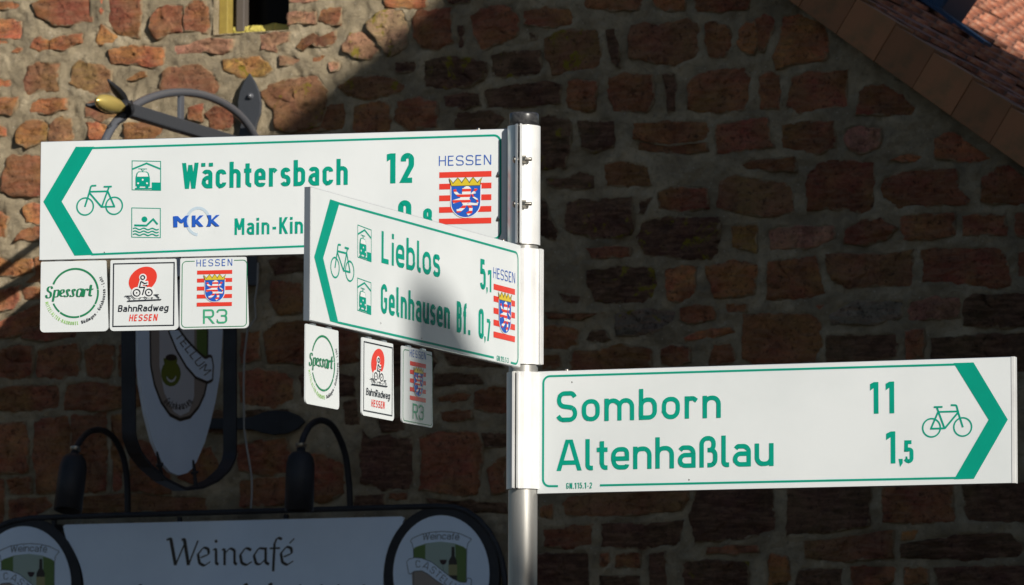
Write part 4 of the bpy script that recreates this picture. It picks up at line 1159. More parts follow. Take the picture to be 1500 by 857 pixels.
# mortar bed: rises raggedly over the arrises, hollow behind the middle of each stone
CELL = .1; bucket = {}
for P in polys:
    xa, xb_ = min(p[0] for p in P), max(p[0] for p in P); za, zb_ = min(p[1] for p in P), max(p[1] for p in P)
    for bi in range(int(math.floor(xa / CELL)), int(math.floor(xb_ / CELL)) + 1):
        for bj in range(int(math.floor(za / CELL)), int(math.floor(zb_ / CELL)) + 1): bucket.setdefault((bi, bj), []).append((P, xa, xb_, za, zb_))
def depth_in(s, z):
    for P, xa, xb_, za, zb_ in bucket.get((int(math.floor(s / CELL)), int(math.floor(z / CELL))), ()):
        if s < xa or s > xb_ or z < za or z > zb_: continue
        ins = False; dm = 1e9; n = len(P)
        for i in range(n):
            x1, y1 = P[i]; x2, y2 = P[(i + 1) % n]
            if (y1 > z) != (y2 > z) and s < (x2 - x1) * (z - y1) / (y2 - y1) + x1: ins = not ins
            dx, dy = x2 - x1, y2 - y1; L2 = dx * dx + dy * dy or 1e-9
            t = max(0, min(1, ((s - x1) * dx + (z - y1) * dy) / L2)); dm = min(dm, (s - x1 - dx * t) ** 2 + (z - y1 - dy * t) ** 2)
        if ins: return math.sqrt(dm)
    return 0.0
def mortar_y(s, z):
    y = mortar_raw(s, z); d = depth_in(s, z)
    if d > .0005: y += min(1, (d - .0005) / .008) * .024
    return y
mb = MB(); idx = {}
def gv(i, j):
    if (i, j) not in idx:
        s, z = xs[i], min(zs[j], roof_z(xs[i]) + 0.015)
        y = mortar_y(s, z)
        if abs(s - wl) < 1e-6 or abs(s - wr) < 1e-6 or abs(z - wb) < 1e-6: pass
        idx[(i, j)] = len(mb.v); mb.v.append((s, y, z))
    return idx[(i, j)]
for i in range(len(xs) - 1):
    for j in range(len(zs) - 1):
        if zs[j] > max(roof_z(xs[i]), roof_z(xs[i + 1])) + 0.01: continue
        if xs[i] >= wl - 1e-6 and xs[i + 1] <= wr + 1e-6 and zs[j] >= wb - 1e-6 and zs[j + 1] <= wt + 1e-6: continue
        mb.f.append((gv(i, j), gv(i + 1, j), gv(i + 1, j + 1), gv(i, j + 1))); mb.sm.append(True)
mb.build('mortar', MORTAR, house)
# side walls of the house
mb = MB(); DEP = 9.0
mb.box(SX0, 0.02, 0, SX0 + .3, DEP, roof_z(SX0) - .1); mb.box(SX1 - .3, 0.02, 0, SX1, DEP, roof_z(SX1) - .1); mb.box(SX0 + .3, DEP - .3, 0, SX1 - .3, DEP, roof_z(SX0)-.1)
mb.build('side_walls', PLASTER, house)

# ------------------------------------------------------------------ roof
def roof_frame(side):
    """X down the slope, Y into the depth, Z up from the tiles"""
    x = Vector((side * math.cos(SL), 0, -math.sin(SL))); y = Vector((0, 1, 0)); zz = x.cross(y) * (1 if side > 0 else -1)
    return x, y, zz
UPZ = 0.128 / math.cos(SL)        # verge face height
mb = MB(); LEN = (EAVE_S - RIDGE_S) / math.cos(SL)
x, y, nrm = roof_frame(1)
def slab(side):
    x_, y_, n_ = roof_frame(side); o_ = Vector((RIDGE_S, 0, RIDGE_Z)) ; vs = []
    n_ = Vector((side * math.sin(SL), 0, math.cos(SL)))
    for a in (0, LEN):
        for d in (0.0, DEP):
            for h in (0.02, .085): vs.append(o_ + x_ * a + y_ * d + n_ * h)
    mb.add(vs, [(0, 2, 6, 4), (1, 5, 7, 3), (0, 1, 3, 2), (4, 6, 7, 5), (0, 4, 5, 1), (2, 3, 7, 6)])
slab(1); slab(-1)
roof = mb.build('roof', mat('roof_boarding', (0.06, 0.04, 0.03), 0.9), house)
nrm = Vector((math.sin(SL), 0, math.cos(SL)))
RO_ = Vector((RIDGE_S, VOUT, RIDGE_Z))
def RM(a, d, h, tilt=0.0):
    """matrix of a tile lying on the right slope: local X down slope, Y depth, Z out"""
    x = Vector((math.cos(SL), 0, -math.sin(SL))); M_ = Matrix(((x.x, 0, nrm.x, 0), (0, 1, 0, 0), (x.z, 0, nrm.z, 0), (0, 0, 0, 1)))
    p = RO_ + x * a + nrm * h; p.y += d
    return Matrix.Translation(p) @ M_ @ Matrix.Rotation(tilt, 4, 'Y')
EXP = 0.1425
# verge tiles: a vertical face and a flange over the roof edge, lower end riding over the next
vt = MB()
Lt = EXP - .0015
vt.prism([(0, 0.0), (Lt, -Lt * math.tan(R(4))), (Lt, 0.120), (0, 0.120)], 0, 0.014)
me = vt
vt.box(0, 0.014, 0.1085, Lt, 0.17, 0.1195)
vmesh = vt.mesh('verge_tile'); vmesh.materials.append(CLAY)
u1 = ((v0[0] - RIDGE_S) / math.cos(SL)) % EXP
phase = W.px(1306, 52, VOUT); a_joint = ((phase[0] - RIDGE_S) * math.cos(SL) + (RIDGE_Z - phase[1]) * math.sin(SL))
k0 = a_joint % EXP
k = 0
while k0 + k * EXP < LEN - .1:
    a = k0 + k * EXP - EXP
    o = bpy.data.objects.new('verge_tile', vmesh); COL.objects.link(o); o.parent = roof
    b_ = o.modifiers.new('bevel', 'BEVEL'); b_.width = .0022; b_.segments = 2
    o.matrix_local = RM(a, random.uniform(-.002, .002), random.uniform(-.0015, .0015), -R(4.0) + random.uniform(-.004, .004))
    k += 1
# plain tiles
def tile_mesh():
    t = MB(); w_ = .086; n = 6; P_ = [(-.18, -w_), (.0, -w_)]
    for i in range(1, n): a = -math.pi / 2 + math.pi * i / n; P_.append((.045 * math.cos(a), w_ * math.sin(a)))
    P_ += [(.0, w_), (-.18, w_)]
    vs = [(x, y, .0) for x, y in P_] + [(x, y, .014) for x, y in P_]; m_ = len(P_)
    t.add(vs, [tuple(range(m_))[::-1], tuple(range(m_, 2 * m_))] + [(i, (i + 1) % m_, (i + 1) % m_ + m_, i + m_) for i in range(m_)])
    return t
tm = tile_mesh(); tmesh = tm.mesh('roof_tile'); tmesh.materials.append(TILE)
cands = []
row = 0; a = .12
while a < LEN - .05:
    d = .24 + (.09 if row % 2 else 0)
    while d < DEP - .1:
        P_ = W.M @ (RO_ + Vector((math.cos(SL), 0, -math.sin(SL))) * a + nrm * .12 + Vector((0, d, 0))); v = P_ - CAM
        # picture position
        yy = v.y * math.cos(TH) + v.z * math.sin(TH); zz = -v.y * math.sin(TH) + v.z * math.cos(TH)
        px, py = 750 + FPX * v.x / yy, 428.5 - FPX * zz / yy
        cands.append((0 if (-30 < px < 1530 and -30 < py < 900) else 1, yy, a, d)); d += .18
    a += EXP; row += 1
cands.sort()
stuff = MB()
for i, (ov, yy, a, d) in enumerate(cands):
    M_ = RM(a + random.uniform(-.006, .006), d, .094 + random.uniform(-.002, .006), -R(random.uniform(5.0, 7.0))) @ Matrix.Rotation(random.uniform(-.02, .02), 4, 'Z') @ Matrix.Rotation(random.uniform(-.018, .018), 4, 'X')
    if i < 290 and not ov:
        o = bpy.data.objects.new('roof_tile', tmesh); COL.objects.link(o); o.parent = roof; o.matrix_local = M_
    else:
        stuff.add([M_ @ Vector(v) for v in tm.v], tm.f)
o = stuff.build('roof_tiles_farther_up', TILE, roof); o['kind'] = 'stuff'
def onroof(px, py):
    n_ = W.M.to_3x3() @ nrm; P0 = W.M @ (RO_ + nrm * .11); d_ = ray(px, py); t_ = (P0 - CAM).dot(n_) / d_.dot(n_)
    q = W.I @ (CAM + d_ * t_) - RO_; return q.dot(Vector((math.cos(SL), 0, -math.sin(SL)))), q.y
a_, d_s = onroof(1374, 20)
mb = MB(); mb.box(a_ - .62, d_s, .0, a_, d_s + .26, .13, RM(0, 0, .09)); sk = mb.build('roof_window', FLASH, roof, .01)
mb = MB(); mb.box(a_ - .56, d_s + .04, .131, a_ - .06, d_s + .22, .136, RM(0, 0, .09)); mb.build('pane', GLASS, sk)
mb = MB(); mb.box(a_ - .75, d_s - .10, .028, a_ + .22, d_s - .005, .040, RM(0, 0, .09)); mb.build('flashing', FLASH, sk)
# left slope: simple courses
ls = MB(); a = .1
xl = Vector((-math.cos(SL), 0, -math.sin(SL))); nl = Vector((-math.sin(SL), 0, math.cos(SL)))
while a < LEN:
    p0 = Vector((RIDGE_S, VOUT, RIDGE_Z)) + xl * (a - .15) + nl * .09; p1 = Vector((RIDGE_S, VOUT, RIDGE_Z)) + xl * a + nl * .115
    D_ = Vector((0, DEP, 0)); ls.add([p0, p1, p1 + D_, p0 + D_, p1 - nl * .02, p1 - nl * .02 + D_], [(0, 1, 2, 3), (1, 4, 5, 2)]); a += EXP
o = ls.build('left_slope_tiles', TILE, roof); o['kind'] = 'stuff'
mb = MB(); mb.tube([Vector((RIDGE_S, VOUT - .01, RIDGE_Z + .12)), Vector((RIDGE_S, DEP, RIDGE_Z + .12))], .09, 12); mb.build('ridge_cap', TILE, roof)

# ------------------------------------------------------------------ hanging oval sign on a wrought-iron bracket (plane stands off the wall)
INW = Vector((math.sin(WA), math.cos(WA), 0))
wp = W.px(372, 300, -0.012); wpt = W.M @ Vector((wp[0], -0.012, 0))
BF = Frame((wpt.x, wpt.y, 0), INW)
bracket = empty('hanging_sign_bracket', BF.M, 'wrought iron wall bracket with spear finials, ring arch and gilded bud at its tip', 'sign bracket')
Q3 = lambda px, py, y=0.0: Vector((BF.px(px, py, y)[0], y, BF.px(px, py, y)[1]))
toB = BF.I @ W.M
def wallprism(mb, pts, y0, y1):
    mb.prism([W.px(*p, y0) for p in pts], y0, y1, toB)
mb = MB(); wallprism(mb, [(365, 107), (357, 120), (351, 134), (348, 150), (349, 166), (353, 180), (350, 195), (350, 418), (376, 418), (373, 195), (376, 180), (381, 166), (382, 150), (379, 134), (373, 120)], -.030, -.018)
o = mb.build('wall_plate', GREYI, bracket, .002)
mb = MB(); a = W.px(367, 141, -.03); mb.lathe([(0.010, 0), (0.009, .006), (0.004, .012), (0, .013)], toB @ Matrix.Translation((a[0], -.03, a[1])) @ Matrix.Rotation(R(90), 4, 'X'), 14); mb.build('rivet', RINGM, o)
mb = MB(); wallprism(mb, [(446, 618), (436, 608), (420, 602), (400, 601), (384, 604), (368, 611), (345, 612), (296, 613), (280, 606), (262, 604), (244, 610), (232, 622), (246, 632), (262, 637), (280, 634), (296, 628), (345, 629), (368, 629), (384, 634), (400, 637), (420, 635), (436, 628)], -.030, -.018)
mb.build('lower_wall_plate', IRON, bracket, .002)
# arm
tip = Q3(184, 160); wz = Q3(300, 196)
sl_ = (wz.z - tip.z) / (wz.x - tip.x)
mb = MB(); L_ = 0.0 - tip.x
Marm = Matrix.Translation(tip) @ Matrix.Rotation(-math.atan(sl_), 4, 'Y')
mb.box(0, -.017, -.019, L_ + .0, .017, .019, Marm); mb.build('arm', GREYI, bracket, .004)
# bud with petals
mb = MB(); Mb = Marm @ Matrix.Rotation(-R(90), 4, 'Y')
mb.lathe([(0.0, .185), (.012, .176), (.021, .155), (.0255, .125), (.026, .10), (.022, .06), (.014, .03), (.012, .02)], Mb, 22); bud = mb.build('gilded_bud', GOLD, bracket)
mb = MB(); mb.lathe([(.024, -.01), (.028, .0), (.026, .02), (.016, .03)], Mb, 18); mb.build('bud_collar', IRON, bracket)
for ang in (0, 90, 180, 270):
    mb = MB(); n = 7; vs = []
    for i in range(n + 1):
        t = i / n; r = .022 + .050 * t; x = .0 + .115 * t ** 1.15; w_ = .017 * math.sin(math.pi * min(1, t * .9 + .14)) * (1 if i < n else 0)
        c, s = math.cos(R(ang)), math.sin(R(ang))
        for sd in (-1, 0, 1):
            off = -.006 * (1 - abs(sd))
            rr = r + off
            vs.append(Mb @ Vector((rr * c - sd * w_ * s, rr * s + sd * w_ * c, x)))
    mb.add(vs, [(i * 3 + j, i * 3 + j + 1, i * 3 + j + 4, i * 3 + j + 3) for i in range(n) for j in range(2)], True)
    o = mb.build('petal', IRON, bracket); m_ = o.modifiers.new('s', 'SOLIDIFY'); m_.thickness = .004
# arch
pts = []
for i in range(41):
    t = R(-22) + R(224) * i / 40; p = Q3(265 + 118 * math.cos(t), 242 - 107 * math.sin(t)); pts.append(p)
mb = MB(); mb.tube(pts, .0125, 14); mb.build('arch', RINGM, bracket)
for (x0, y0, x1, y1, w_) in ((265, 139, 268, 196, .013),):
    a, b = Q3(x0, y0), Q3(x1, y1); mb = MB(); mb.box(a.x - w_, -.006, b.z, a.x + w_, .006, a.z); mb.build('arch_spoke', RINGM, bracket, .002)
# frame band
path = [(189, 222), (188, 480), (189, 640), (198, 664), (213, 683), (236, 703), (264, 717), (289, 714), (311, 704), (328, 688), (337, 670), (337, 480), (336, 205)]
ctr = [(Q3(*p).x, Q3(*p).z) for p in path]
fc = fillet([(x, z, .05 if 0 < i < len(ctr) - 1 else 0) for i, (x, z) in enumerate(ctr)], False)
mb = MB()
for q in stroke_quads(fc, .009): mb.prism(q, -.021, .021)
mb.build('frame_band', IRON, bracket)
for x0, y0, x1, y1 in ((230, 662, 238, 703), (283, 674, 287, 713)):
    a, b = Q3(x0, y0, -.008), Q3(x1, y1, -.008); mb = MB(); mb.tube([a, a.lerp(b, .4), b], [.003, .006, .006], 8); mb.tube([a.lerp(b, .42), a.lerp(b, .50)], .012, 8); mb.build('hanger_screw', IRON, bracket)

shield = empty('oval_hanging_sign', BF.M, 'pale oval hanging sign with barrel, jug and Gelnhausen lettering inside the iron frame', 'shop sign')
rt = [(325, 455), (324.5, 480), (323, 508), (320, 550), (314, 586), (306, 620), (298, 648), (286, 676), (279, 687), (272, 693), (260, 696.5), (247, 691), (236, 679), (222, 648), (211, 606), (204, 564), (200, 520), (199, 488), (198.5, 455)]
loc = [(Q3(*p).x, Q3(*p).z) for p in rt]; zc = (Q3(325.5, 455).z + Q3(198.5, 455).z) / 2; xc = (loc[0][0] + loc[-1][0]) / 2
full = loc + [(x, 2 * zc - z) for x, z in loc[-2:0:-1]]
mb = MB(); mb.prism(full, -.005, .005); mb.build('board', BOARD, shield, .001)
F = lambda p: BF.px(180 + p[0] / 3.572, 480 + p[1] / 3.572, -.005)
def outl(name, pts, wd_, m, parent, y, closed=True):
    g = Ink(y); g.quads(stroke_quads([F(p) for p in fillet([(*p, 14) for p in pts], closed)], wd_, closed)); g.build(name, m, parent)
YB = -.0056
barrel = [(142, -260), (142, 60), (145, 200), (165, 300), (200, 390), (245, 455), (297, 482), (350, 468), (395, 415), (425, 350), (440, 280), (442, 60), (442, -260)]
g = Ink(YB); g.poly([F(p) for p in barrel]); bar = g.build('barrel', BARRELP, shield)
g = Ink(YB - LAY); g.poly([F(p) for p in ((190, -260), (190, 200), (215, 340), (265, 440), (300, 462), (345, 440), (372, 360), (372, -260))]); g.build('barrel_highlight', BARREL2, bar)
g = Ink(YB - 2 * LAY); g.poly([F(p) for p in ((385, -200), (442, -200), (442, 150), (400, 150), (385, 100))]); g.build('green_field', BGREEN, bar)
outl('barrel_outline', barrel, .010, INKBR, bar, YB - 3 * LAY)
ban = [(232, 5), (290, 5), (330, 60), (375, 110), (430, 160), (462, 140), (472, 200), (468, 275), (440, 288), (380, 262), (330, 205), (280, 120)]
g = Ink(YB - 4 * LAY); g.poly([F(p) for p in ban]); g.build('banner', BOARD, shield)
outl('banner_outline', ban, .009, INKBR, shield, YB - 5 * LAY)
g = Ink(YB - 6 * LAY)
a0 = (268, 45); a1 = (425, 252); dx, dy = a1[0] - a0[0], a1[1] - a0[1]; Ln = math.hypot(dx, dy)
def rotf(p):
    return F((a0[0] + p[0] * dx / Ln + p[1] * dy / Ln, a0[1] + p[0] * dy / Ln - p[1] * dx / Ln))
g.text('TELLUM', (0, 0), (Ln, 0.0001), 46, 11, 20, f=rotf); g.build('lettering', INKBR, shield)
g = Ink(YB - 4 * LAY); g.poly([F((250 + 52 * math.cos(i * .4189), 240 + 68 * math.sin(i * .4189))) for i in range(15)]); g.poly([F(p) for p in ((210, 160), (285, 160), (275, 215), (220, 215))]); j_ = g.build('jug', OLIVEJ, shield)
g = Ink(YB - 18 * LAY); g.poly([F((250 + 30 * math.cos(i * .4189), 156 + 17 * math.sin(i * .4189))) for i in range(15)]); g.build('jug_mouth', INKBR, j_)
g = Ink(YB - 5 * LAY - 14 * LAY); g.quads(stroke_quads([F((250 + 26 * math.cos(R(a)), 242 + 38 * math.sin(R(a)))) for a in range(20, 170, 15)], .007)); g.build('jug_glint', BARREL2, j_)
g = Ink(YB - 4 * LAY)
n_ = 0
for x, q, w in layout('Gelnhausen', 13, 16, 470):
    for qq in q:
        gg = []
        for p in qq:
            u = (x + p[0]) / 470; an = R(215) + R(108) * u; cx, cy = 289, 332
            rr = 98 - p[1] * .40
            gg.append(F((cx + rr * math.cos(an), cy - rr * math.sin(an))))
        g.mb.flat(gg, g.y - (g.n % 12) * LAY); g.n += 1
g.build('lettering', INKBR, shield)

# ------------------------------------------------------------------ gooseneck lamps
def lamp(base, pipe, ax0, ax1, rad, label):
    wp_ = W.px(*base, -.10); p_ = W.M @ Vector((wp_[0], -.10, 0)); LF = Frame((p_.x, p_.y, 0), INW)
    e = empty('wall_lamp', LF.M, label, 'lamp', 'black gooseneck lamps over the wine cafe sign')
    q = lambda x, y: Vector((LF.px(x, y)[0], 0, LF.px(x, y)[1]))
    pts = [q(*p) for p in pipe]; sm = []
    for i in range(len(pts) - 1):                       # Catmull-Rom
        p0, p1, p2, p3 = pts[max(i - 1, 0)], pts[i], pts[i + 1], pts[min(i + 2, len(pts) - 1)]
        for k in range(6):
            t = k / 6; sm.append(.5 * ((2 * p1) + (p2 - p0) * t + (2 * p0 - 5 * p1 + 4 * p2 - p3) * t * t + (3 * p1 - p0 - 3 * p2 + p3) * t ** 3))
    sm.append(pts[-1])
    mb = MB(); mb.tube(sm, .0095, 12); mb.build('gooseneck', IRON, e)
    a, b = q(*ax0), q(*ax1); d = (b - a); L = d.length
    M_ = Matrix.Translation(a) @ d.to_track_quat('Z', 'Y').to_matrix().to_4x4()
    mb = MB(); prof = [(.0, -.004), (.012, -.004), (.013, .012), (rad * .62, .016), (rad * .86, .028), (rad * .98, .05), (rad, .08), (rad, L), (rad - .003, L), (rad - .003, .05), (0, .03)]
    mb.lathe(prof, M_, 28); o = mb.build('lamp_shade', IRON, e)
    mb = MB(); mb.lathe([(.012, .03), (.012, .06), (.022, .075), (.022, .10), (0, .11)], M_, 14); mb.build('bulb', GREYBLUE, o)
    mb = MB(); mb.lathe([(.016, -.010), (.016, .0), (.010, .004), (0, .004)], M_, 12); mb.build('swivel_joint', STEEL, e)
    return e
lamp((187, 745), [(187, 752), (186, 705), (180, 668), (166, 641), (148, 630), (130, 633), (118, 645), (111, 658)], (110, 660), (99, 748), .042, 'left black gooseneck lamp above the wine cafe sign, shade tilted forward')
lamp((512, 740), [(513, 745), (511, 705), (505, 663), (490, 628), (473, 616), (457, 621), (447, 635), (441, 652)], (441, 655), (438, 748), .042, 'right black gooseneck lamp above the wine cafe sign, below the Lieblos sign plaques')

# ------------------------------------------------------------------ wine cafe sign
YO = -.11
cafe = empty('wine_cafe_sign', W.M @ Matrix.Translation((W.px(340, 857, YO)[0], 0, 0)), 'long white sign board reading Weincafé with round crest discs and black tube frame', 'shop sign')
cx0 = W.px(340, 857, YO)[0]
def WF(px, py, y=YO): a = W.px(px, py, y); return (a[0] - cx0, a[1])
tp = [(-70, 925), (-60, 850), (-40, 800), (-12, 776), (18, 764.5), (45, 759), (100, 757), (640, 741.5), (668, 743), (685, 749), (701, 760), (716, 777), (728, 797), (736, 820), (742, 860), (740, 920)]
mb = MB(); mb.tube([Vector((WF(*p)[0], YO - .004, WF(*p)[1])) for p in tp], .0085, 12)
bt = [(-70, 925), (-50, 960), (0, 985), (680, 968), (720, 950), (740, 920)]; mb.tube([Vector((WF(*p)[0], YO - .004, WF(*p)[1])) for p in bt], .0085, 12)
mb.build('tube_frame', IRON, cafe)
mb = MB()
pan = [(93, 771), (97, 768.5), (588, 756.5), (593, 758.5), (591, 764)] + [(648 + 86 * math.cos(R(a)) * 1.0, 848 - 101 * math.sin(R(a))) for a in range(134, 226, 6)] + [(588, 940), (100, 952)] + [(38 + 86 * math.cos(R(a)), 866 - 103 * math.sin(R(a))) for a in range(-44, 47, 6)]
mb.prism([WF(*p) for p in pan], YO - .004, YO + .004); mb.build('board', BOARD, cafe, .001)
for (cx, cy, a_, b_) in ((648, 841, 70.5, 86), (37, 857, 69, 86)):
    mb = MB(); mb.prism([WF(cx + (a_ + 14) * math.cos(i * math.pi / 24), cy + (b_ + 14) * math.sin(i * math.pi / 24)) for i in range(48)], YO - .006, YO + .010); rg = mb.build('disc_backing', IRON, cafe)
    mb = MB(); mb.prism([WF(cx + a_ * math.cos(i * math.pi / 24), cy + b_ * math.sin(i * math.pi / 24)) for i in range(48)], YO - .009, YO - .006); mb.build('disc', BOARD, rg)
for x_, y_ in ((41, 762), (78, 761), (262, 757), (418, 753), (640, 746)):
    a = WF(x_, y_); mb = MB(); mb.box(a[0] - .006, YO, a[1] - .03, a[0] + .006, YO + .012, a[1]); mb.box(a[0] - .008, YO + .012, a[1] - .03, a[0] + .008, -.0, a[1] - .014); mb.build('fixing', IRON, cafe)
YI = YO - .0045
g = Ink(YI)
def nibs(pts, w=4.8, nib=(R(35), .28), fl=5, dx=0, dy=0): g.quads(stroke_quads([WF(p[0] + dx, p[1] + dy) for p in fillet([(*p, fl) for p in pts], False)], w / 480, nib=nib))
nibs([(245, 791), (251, 789), (258, 828)], 5.5, fl=2); nibs([(258, 828), (273, 793)], 3.6); nibs([(267, 791), (271, 790), (277, 828)], 5.5, fl=2); nibs([(277, 828), (291, 792)], 3.6)
E_ = [(295, 817), (307, 812), (306, 804), (299, 802), (291, 812), (293, 825), (300, 829), (309, 823)]
nibs(E_, 4.6, fl=4); nibs(E_, 4.6, fl=4, dx=121.5, dy=-1.2)
nibs([(313, 806), (317.5, 803), (317.5, 825), (321, 827)], 4.4, fl=2); g.disc(*WF(317.5, 793), .0048)
nibs([(326, 806), (330, 803), (330, 828)], 4.4, fl=2); nibs([(330, 811), (338, 803), (344.5, 806), (344.5, 825), (348, 827)], 4.4, fl=4)
nibs([(369, 806), (361, 802), (353, 813), (355, 825), (362, 828), (370, 823)], 4.6, fl=5)
nibs([(390, 804), (380, 803), (373, 814), (376, 826), (382, 827), (390, 819)], 4.4, fl=5); nibs([(390, 802), (390, 824), (395, 827)], 4.6, fl=2)
nibs([(414, 790), (407, 787), (403, 797), (401, 837)], 4.6, fl=4); nibs([(396, 803.5), (411, 803)], 3.6)
nibs([(425, 796), (432, 789)], 5)
g.build('lettering', INKBR, cafe)
for tx_, ty_, w_ in ((203, 857, 5), (358, 855.5, 5), (394, 855, 5), (437, 857.5, 4.4), (468, 857.5, 4.4), (493, 857.5, 4.4), (530, 857.5, 4.4)):
    g = Ink(YI); nibs([(tx_, ty_ + 2), (tx_ + 4, ty_), (tx_ + 4, ty_ + 36)], w_, fl=1); g.build('letter_stem', INKBR, cafe)
def discart(dx, dy):
    YD = YO - .0095
    F = lambda p: WF(570 + dx + p[0] / 8.01, 750 + dy + p[1] / 8.01)
    lab = [(262, 345), (290, 310), (400, 262), (520, 238), (640, 230), (760, 238), (860, 262), (960, 310), (985, 322), (940, 370), (925, 440), (915, 1250), (310, 1250), (300, 440), (285, 370)]
    g = Ink(YD - 1 * LAY); g.poly([F(p) for p in ((300, 435), (330, 412), (450, 372), (620, 352), (780, 372), (890, 412), (920, 440), (915, 860), (300, 860))]); gr = g.build('green_field', BGREEN, cafe)
    g = Ink(YD - 2 * LAY); g.poly([F(p) for p in ((440, 380), (620, 354), (790, 376), (800, 860), (440, 860))]); g.build('pale_field', PALEG, gr)
    g = Ink(YD - 3 * LAY); g.poly([F(p) for p in ((280, 700), (500, 700), (700, 860), (915, 860), (915, 1080), (800, 1200), (400, 1200), (300, 1080))]); g.build('barrel', BARRELP, gr)
    g = Ink(YD - 4 * LAY); g.quads(stroke_quads([F(p) for p in fillet([(*p, 20) for p in lab], True)], .0018, True)); g.build('label_outline', INKBL, gr)
    g = Ink(YD - 5 * LAY)
    g.poly([F(p) for p in ((748, 410), (782, 410), (784, 520), (810, 575), (812, 620), (712, 620), (714, 575), (745, 520))]); g.build('bottle', INKBR, gr)
    g = Ink(YD - 5 * LAY); g.poly([F(p) for p in ((712, 745), (812, 745), (812, 860), (712, 860))]); g.build('bottle_base', INKBR, gr)
    g = Ink(YD - 5 * LAY); g.poly([F(p) for p in ((712, 620), (812, 620), (812, 745), (712, 745))]); g.build('bottle_label', mat('bottle_label_print', (.30, .28, .12), .5), gr)
    g = Ink(YD - 5 * LAY); g.poly([F((650 + (42 if i < 8 else 42) * math.cos(i * math.pi / 7), 562 + 60 * math.sin(i * math.pi / 7))) for i in range(8)]); g.quads(stroke_quads([F((648, 620)), F((648, 690))], .0008)); g.build('wine_glass', WINE, gr)
    rib = [(222, 590), (250, 555), (320, 538), (400, 545), (520, 592), (640, 690), (760, 785), (850, 826), (925, 830), (930, 770), (985, 790), (970, 940), (900, 990), (800, 960), (640, 850), (560, 800), (480, 735), (400, 692), (310, 698), (250, 745)]
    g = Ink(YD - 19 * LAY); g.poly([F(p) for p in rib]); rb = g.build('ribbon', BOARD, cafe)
    g = Ink(YD - 20 * LAY); g.quads(stroke_quads([F(p) for p in fillet([(*p, 20) for p in rib], True)], .0018, True)); g.build('ribbon_outline', INKBL, rb)
    cv = [(325, 655), (400, 650), (480, 690), (560, 760), (640, 828), (740, 900), (840, 945), (920, 940)]
    cum = [0]
    for i in range(1, len(cv)): cum.append(cum[-1] + math.hypot(cv[i][0] - cv[i - 1][0], cv[i][1] - cv[i - 1][1]))
    def onc(s):
        s = max(0, min(cum[-1] - .01, s)); i = max(k for k in range(len(cum) - 1) if cum[k] <= s); t = (s - cum[i]) / (cum[i + 1] - cum[i])
        a, b = cv[i], cv[i + 1]; d = ((b[0] - a[0]), (b[1] - a[1])); l = math.hypot(*d)
        return (a[0] + d[0] * t, a[1] + d[1] * t), (d[0] / l, d[1] / l)
    g = Ink(YD - 21 * LAY)
    def rf(p):
        c, d = onc(p[0]); return F((c[0] + d[1] * p[1], c[1] - d[0] * p[1]))
    g.text('CASTELLUM', (8, 0), (cum[-1] - 20, .001), 82, 9, 26, f=rf); g.build('lettering', INKBL, rb)
    g = Ink(YD - 5 * LAY)
    def wf(p):
        u = p[0] - 620; return F((p[0], 352 - p[1] - 30 + u * u * .00026))
    g.text('Weincafé', (405, 0), (835, .001), 78, 10, 14, 0.1, f=wf); g.build('lettering', INKBL, gr)
discart(0, 0); discart(-603.5, 17.8)

# cable on the wall
cb = [(378, 385), (377, 417), (373, 442), (375, 465), (363, 482), (358, 520), (357, 566), (358, 630), (362, 658), (369, 700), (369, 725), (367, 752)]
mb = MB(); mb.tube([Vector((W.px(x_, y_, -.028)[0], -.028, W.px(x_, y_, -.028)[1])) for x_, y_ in cb], .0032, 8)
o = mb.build('wall_cable', WIREM, None); o.matrix_world = W.M
tag(o, 'thin pale cable running down the wall right of the oval hanging sign', 'cable')

# ------------------------------------------------------------------ street and the house across it, with an added shadow block (they throw the shade)
mb = MB(); mb.add([(-300, -300, 0), (300, -300, 0), (300, 300, 0), (-300, 300, 0)], [(0, 1, 2, 3)])
o = mb.build('ground', COBBLE); o['kind'] = 'structure'
ce, se = math.cos(SUN_EL), math.sin(SUN_EL)
E1 = Vector((math.cos(SUN_AZ), math.sin(SUN_AZ), 0))
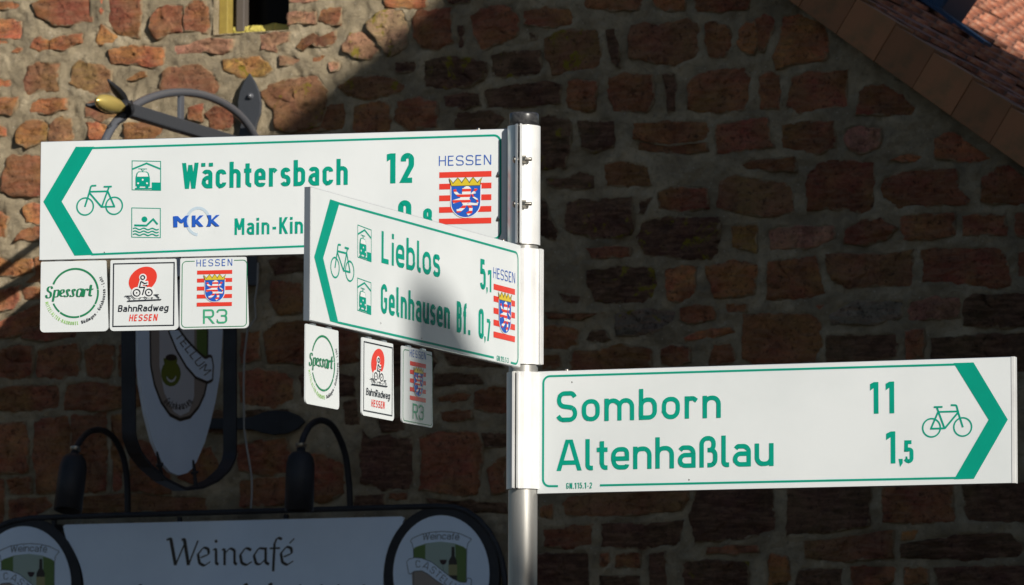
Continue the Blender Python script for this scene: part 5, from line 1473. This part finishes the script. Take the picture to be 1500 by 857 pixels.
# frame: X = across the sun, Y = away from the sun
HM = Matrix(((E1.x, -sunh.x, 0, 0), (E1.y, -sunh.y, 0, 0), (0, 0, 1, 0), (0, 0, 0, 1)))
B0 = -6.0
def ez(e2, b): return (e2 + se * b) / ce + CAMH
PROF = [(6.2, 6.245), (6.858, 6.632), (7.73, 7.147), (8.55, 7.62), (11.4, 7.77), (12.6, 7.0)]
nb = empty('neighbour_house', HM, 'cream plastered gable house across the street, out of the picture to the right', 'house')
PR = [(a, ez(e, B0)) for a, e in PROF]
def rz(a):
    for (a0, z0), (a1, z1) in zip(PR, PR[1:]):
        if a <= a1: return z0 + (z1 - z0) * (a - a0) / (a1 - a0)
    return PR[-1][1]
mb = MB(); mb.prism([(6.5, 0), (12.3, 0), (12.3, rz(12.3) - .16), (11.4, rz(11.4) - .16), (8.55, rz(8.55) - .16), (6.5, rz(6.5) - .16)], -B0 - 5, -B0 - .2)
mb.build('wall', PLASTER, nb)
mb = MB(); mb.prism(PR + [(a, z - .15) for a, z in PR[::-1]], -B0 - 5.2, -B0)
mb.build('roof', TILE, nb)
for i, (a, z) in enumerate(((8, 2.6), (10.5, 2.6))):
    mb = MB(); mb.box(a - .5, -B0 - .24, z - .65, a + .5, -B0 - .17, z + .65); f_ = mb.build('window', GREYF, nb)
    mb = MB(); mb.box(a - .42, -B0 - .18, z - .57, a + .42, -B0 - .165, z + .57); mb.build('pane', GLASS, f_)
ch = empty('shadow_block', HM, 'added plastered block behind the viewer, its slanted top shaped to shade the Lieblos sign and post', 'shade_caster')  # added unseen block, top shaped to throw shade on the Lieblos sign and post
prof = [(4.975, 0), (5.68, 0), (5.68, ez(3.70, 2.2)), (5.50, ez(3.765, 2.2)), (5.37, ez(3.90, 2.2)), (5.27, ez(4.08, 2.2)), (5.14, ez(4.165, 2.2)), (5.03, ez(4.16, 2.2)), (4.975, ez(4.12, 2.2))]
mb = MB(); mb.prism(prof, -2.7, -2.2); mb.build('block_body', PLASTER, ch)
mb = MB(); mb.box(5.05, -2.65, ez(4.16, 2.2) - .02, 5.12, -2.25, ez(4.16, 2.2) + .02); mb.build('cap', TILE, ch)


for S_, par, q_ in ((S2, s2, (557.5, 473.5)), (S2, s2, (617.5, 496)), (S3, s3, (1009.5, 703)), (S1, s1, (153, 384 - 14)), (S3, s3, (838, 560))):
    g = Ink(-EPS - LAY * 2); a = S_.px(*q_); g.poly([(a[0] + r_ * math.cos(k * 1.05) * .7, a[1] + r_ * math.sin(k * 1.05)) for k, r_ in enumerate((.0022, .0014, .0026, .0016, .002, .0013))]); g.build('dirt_speck', INKBR, par)
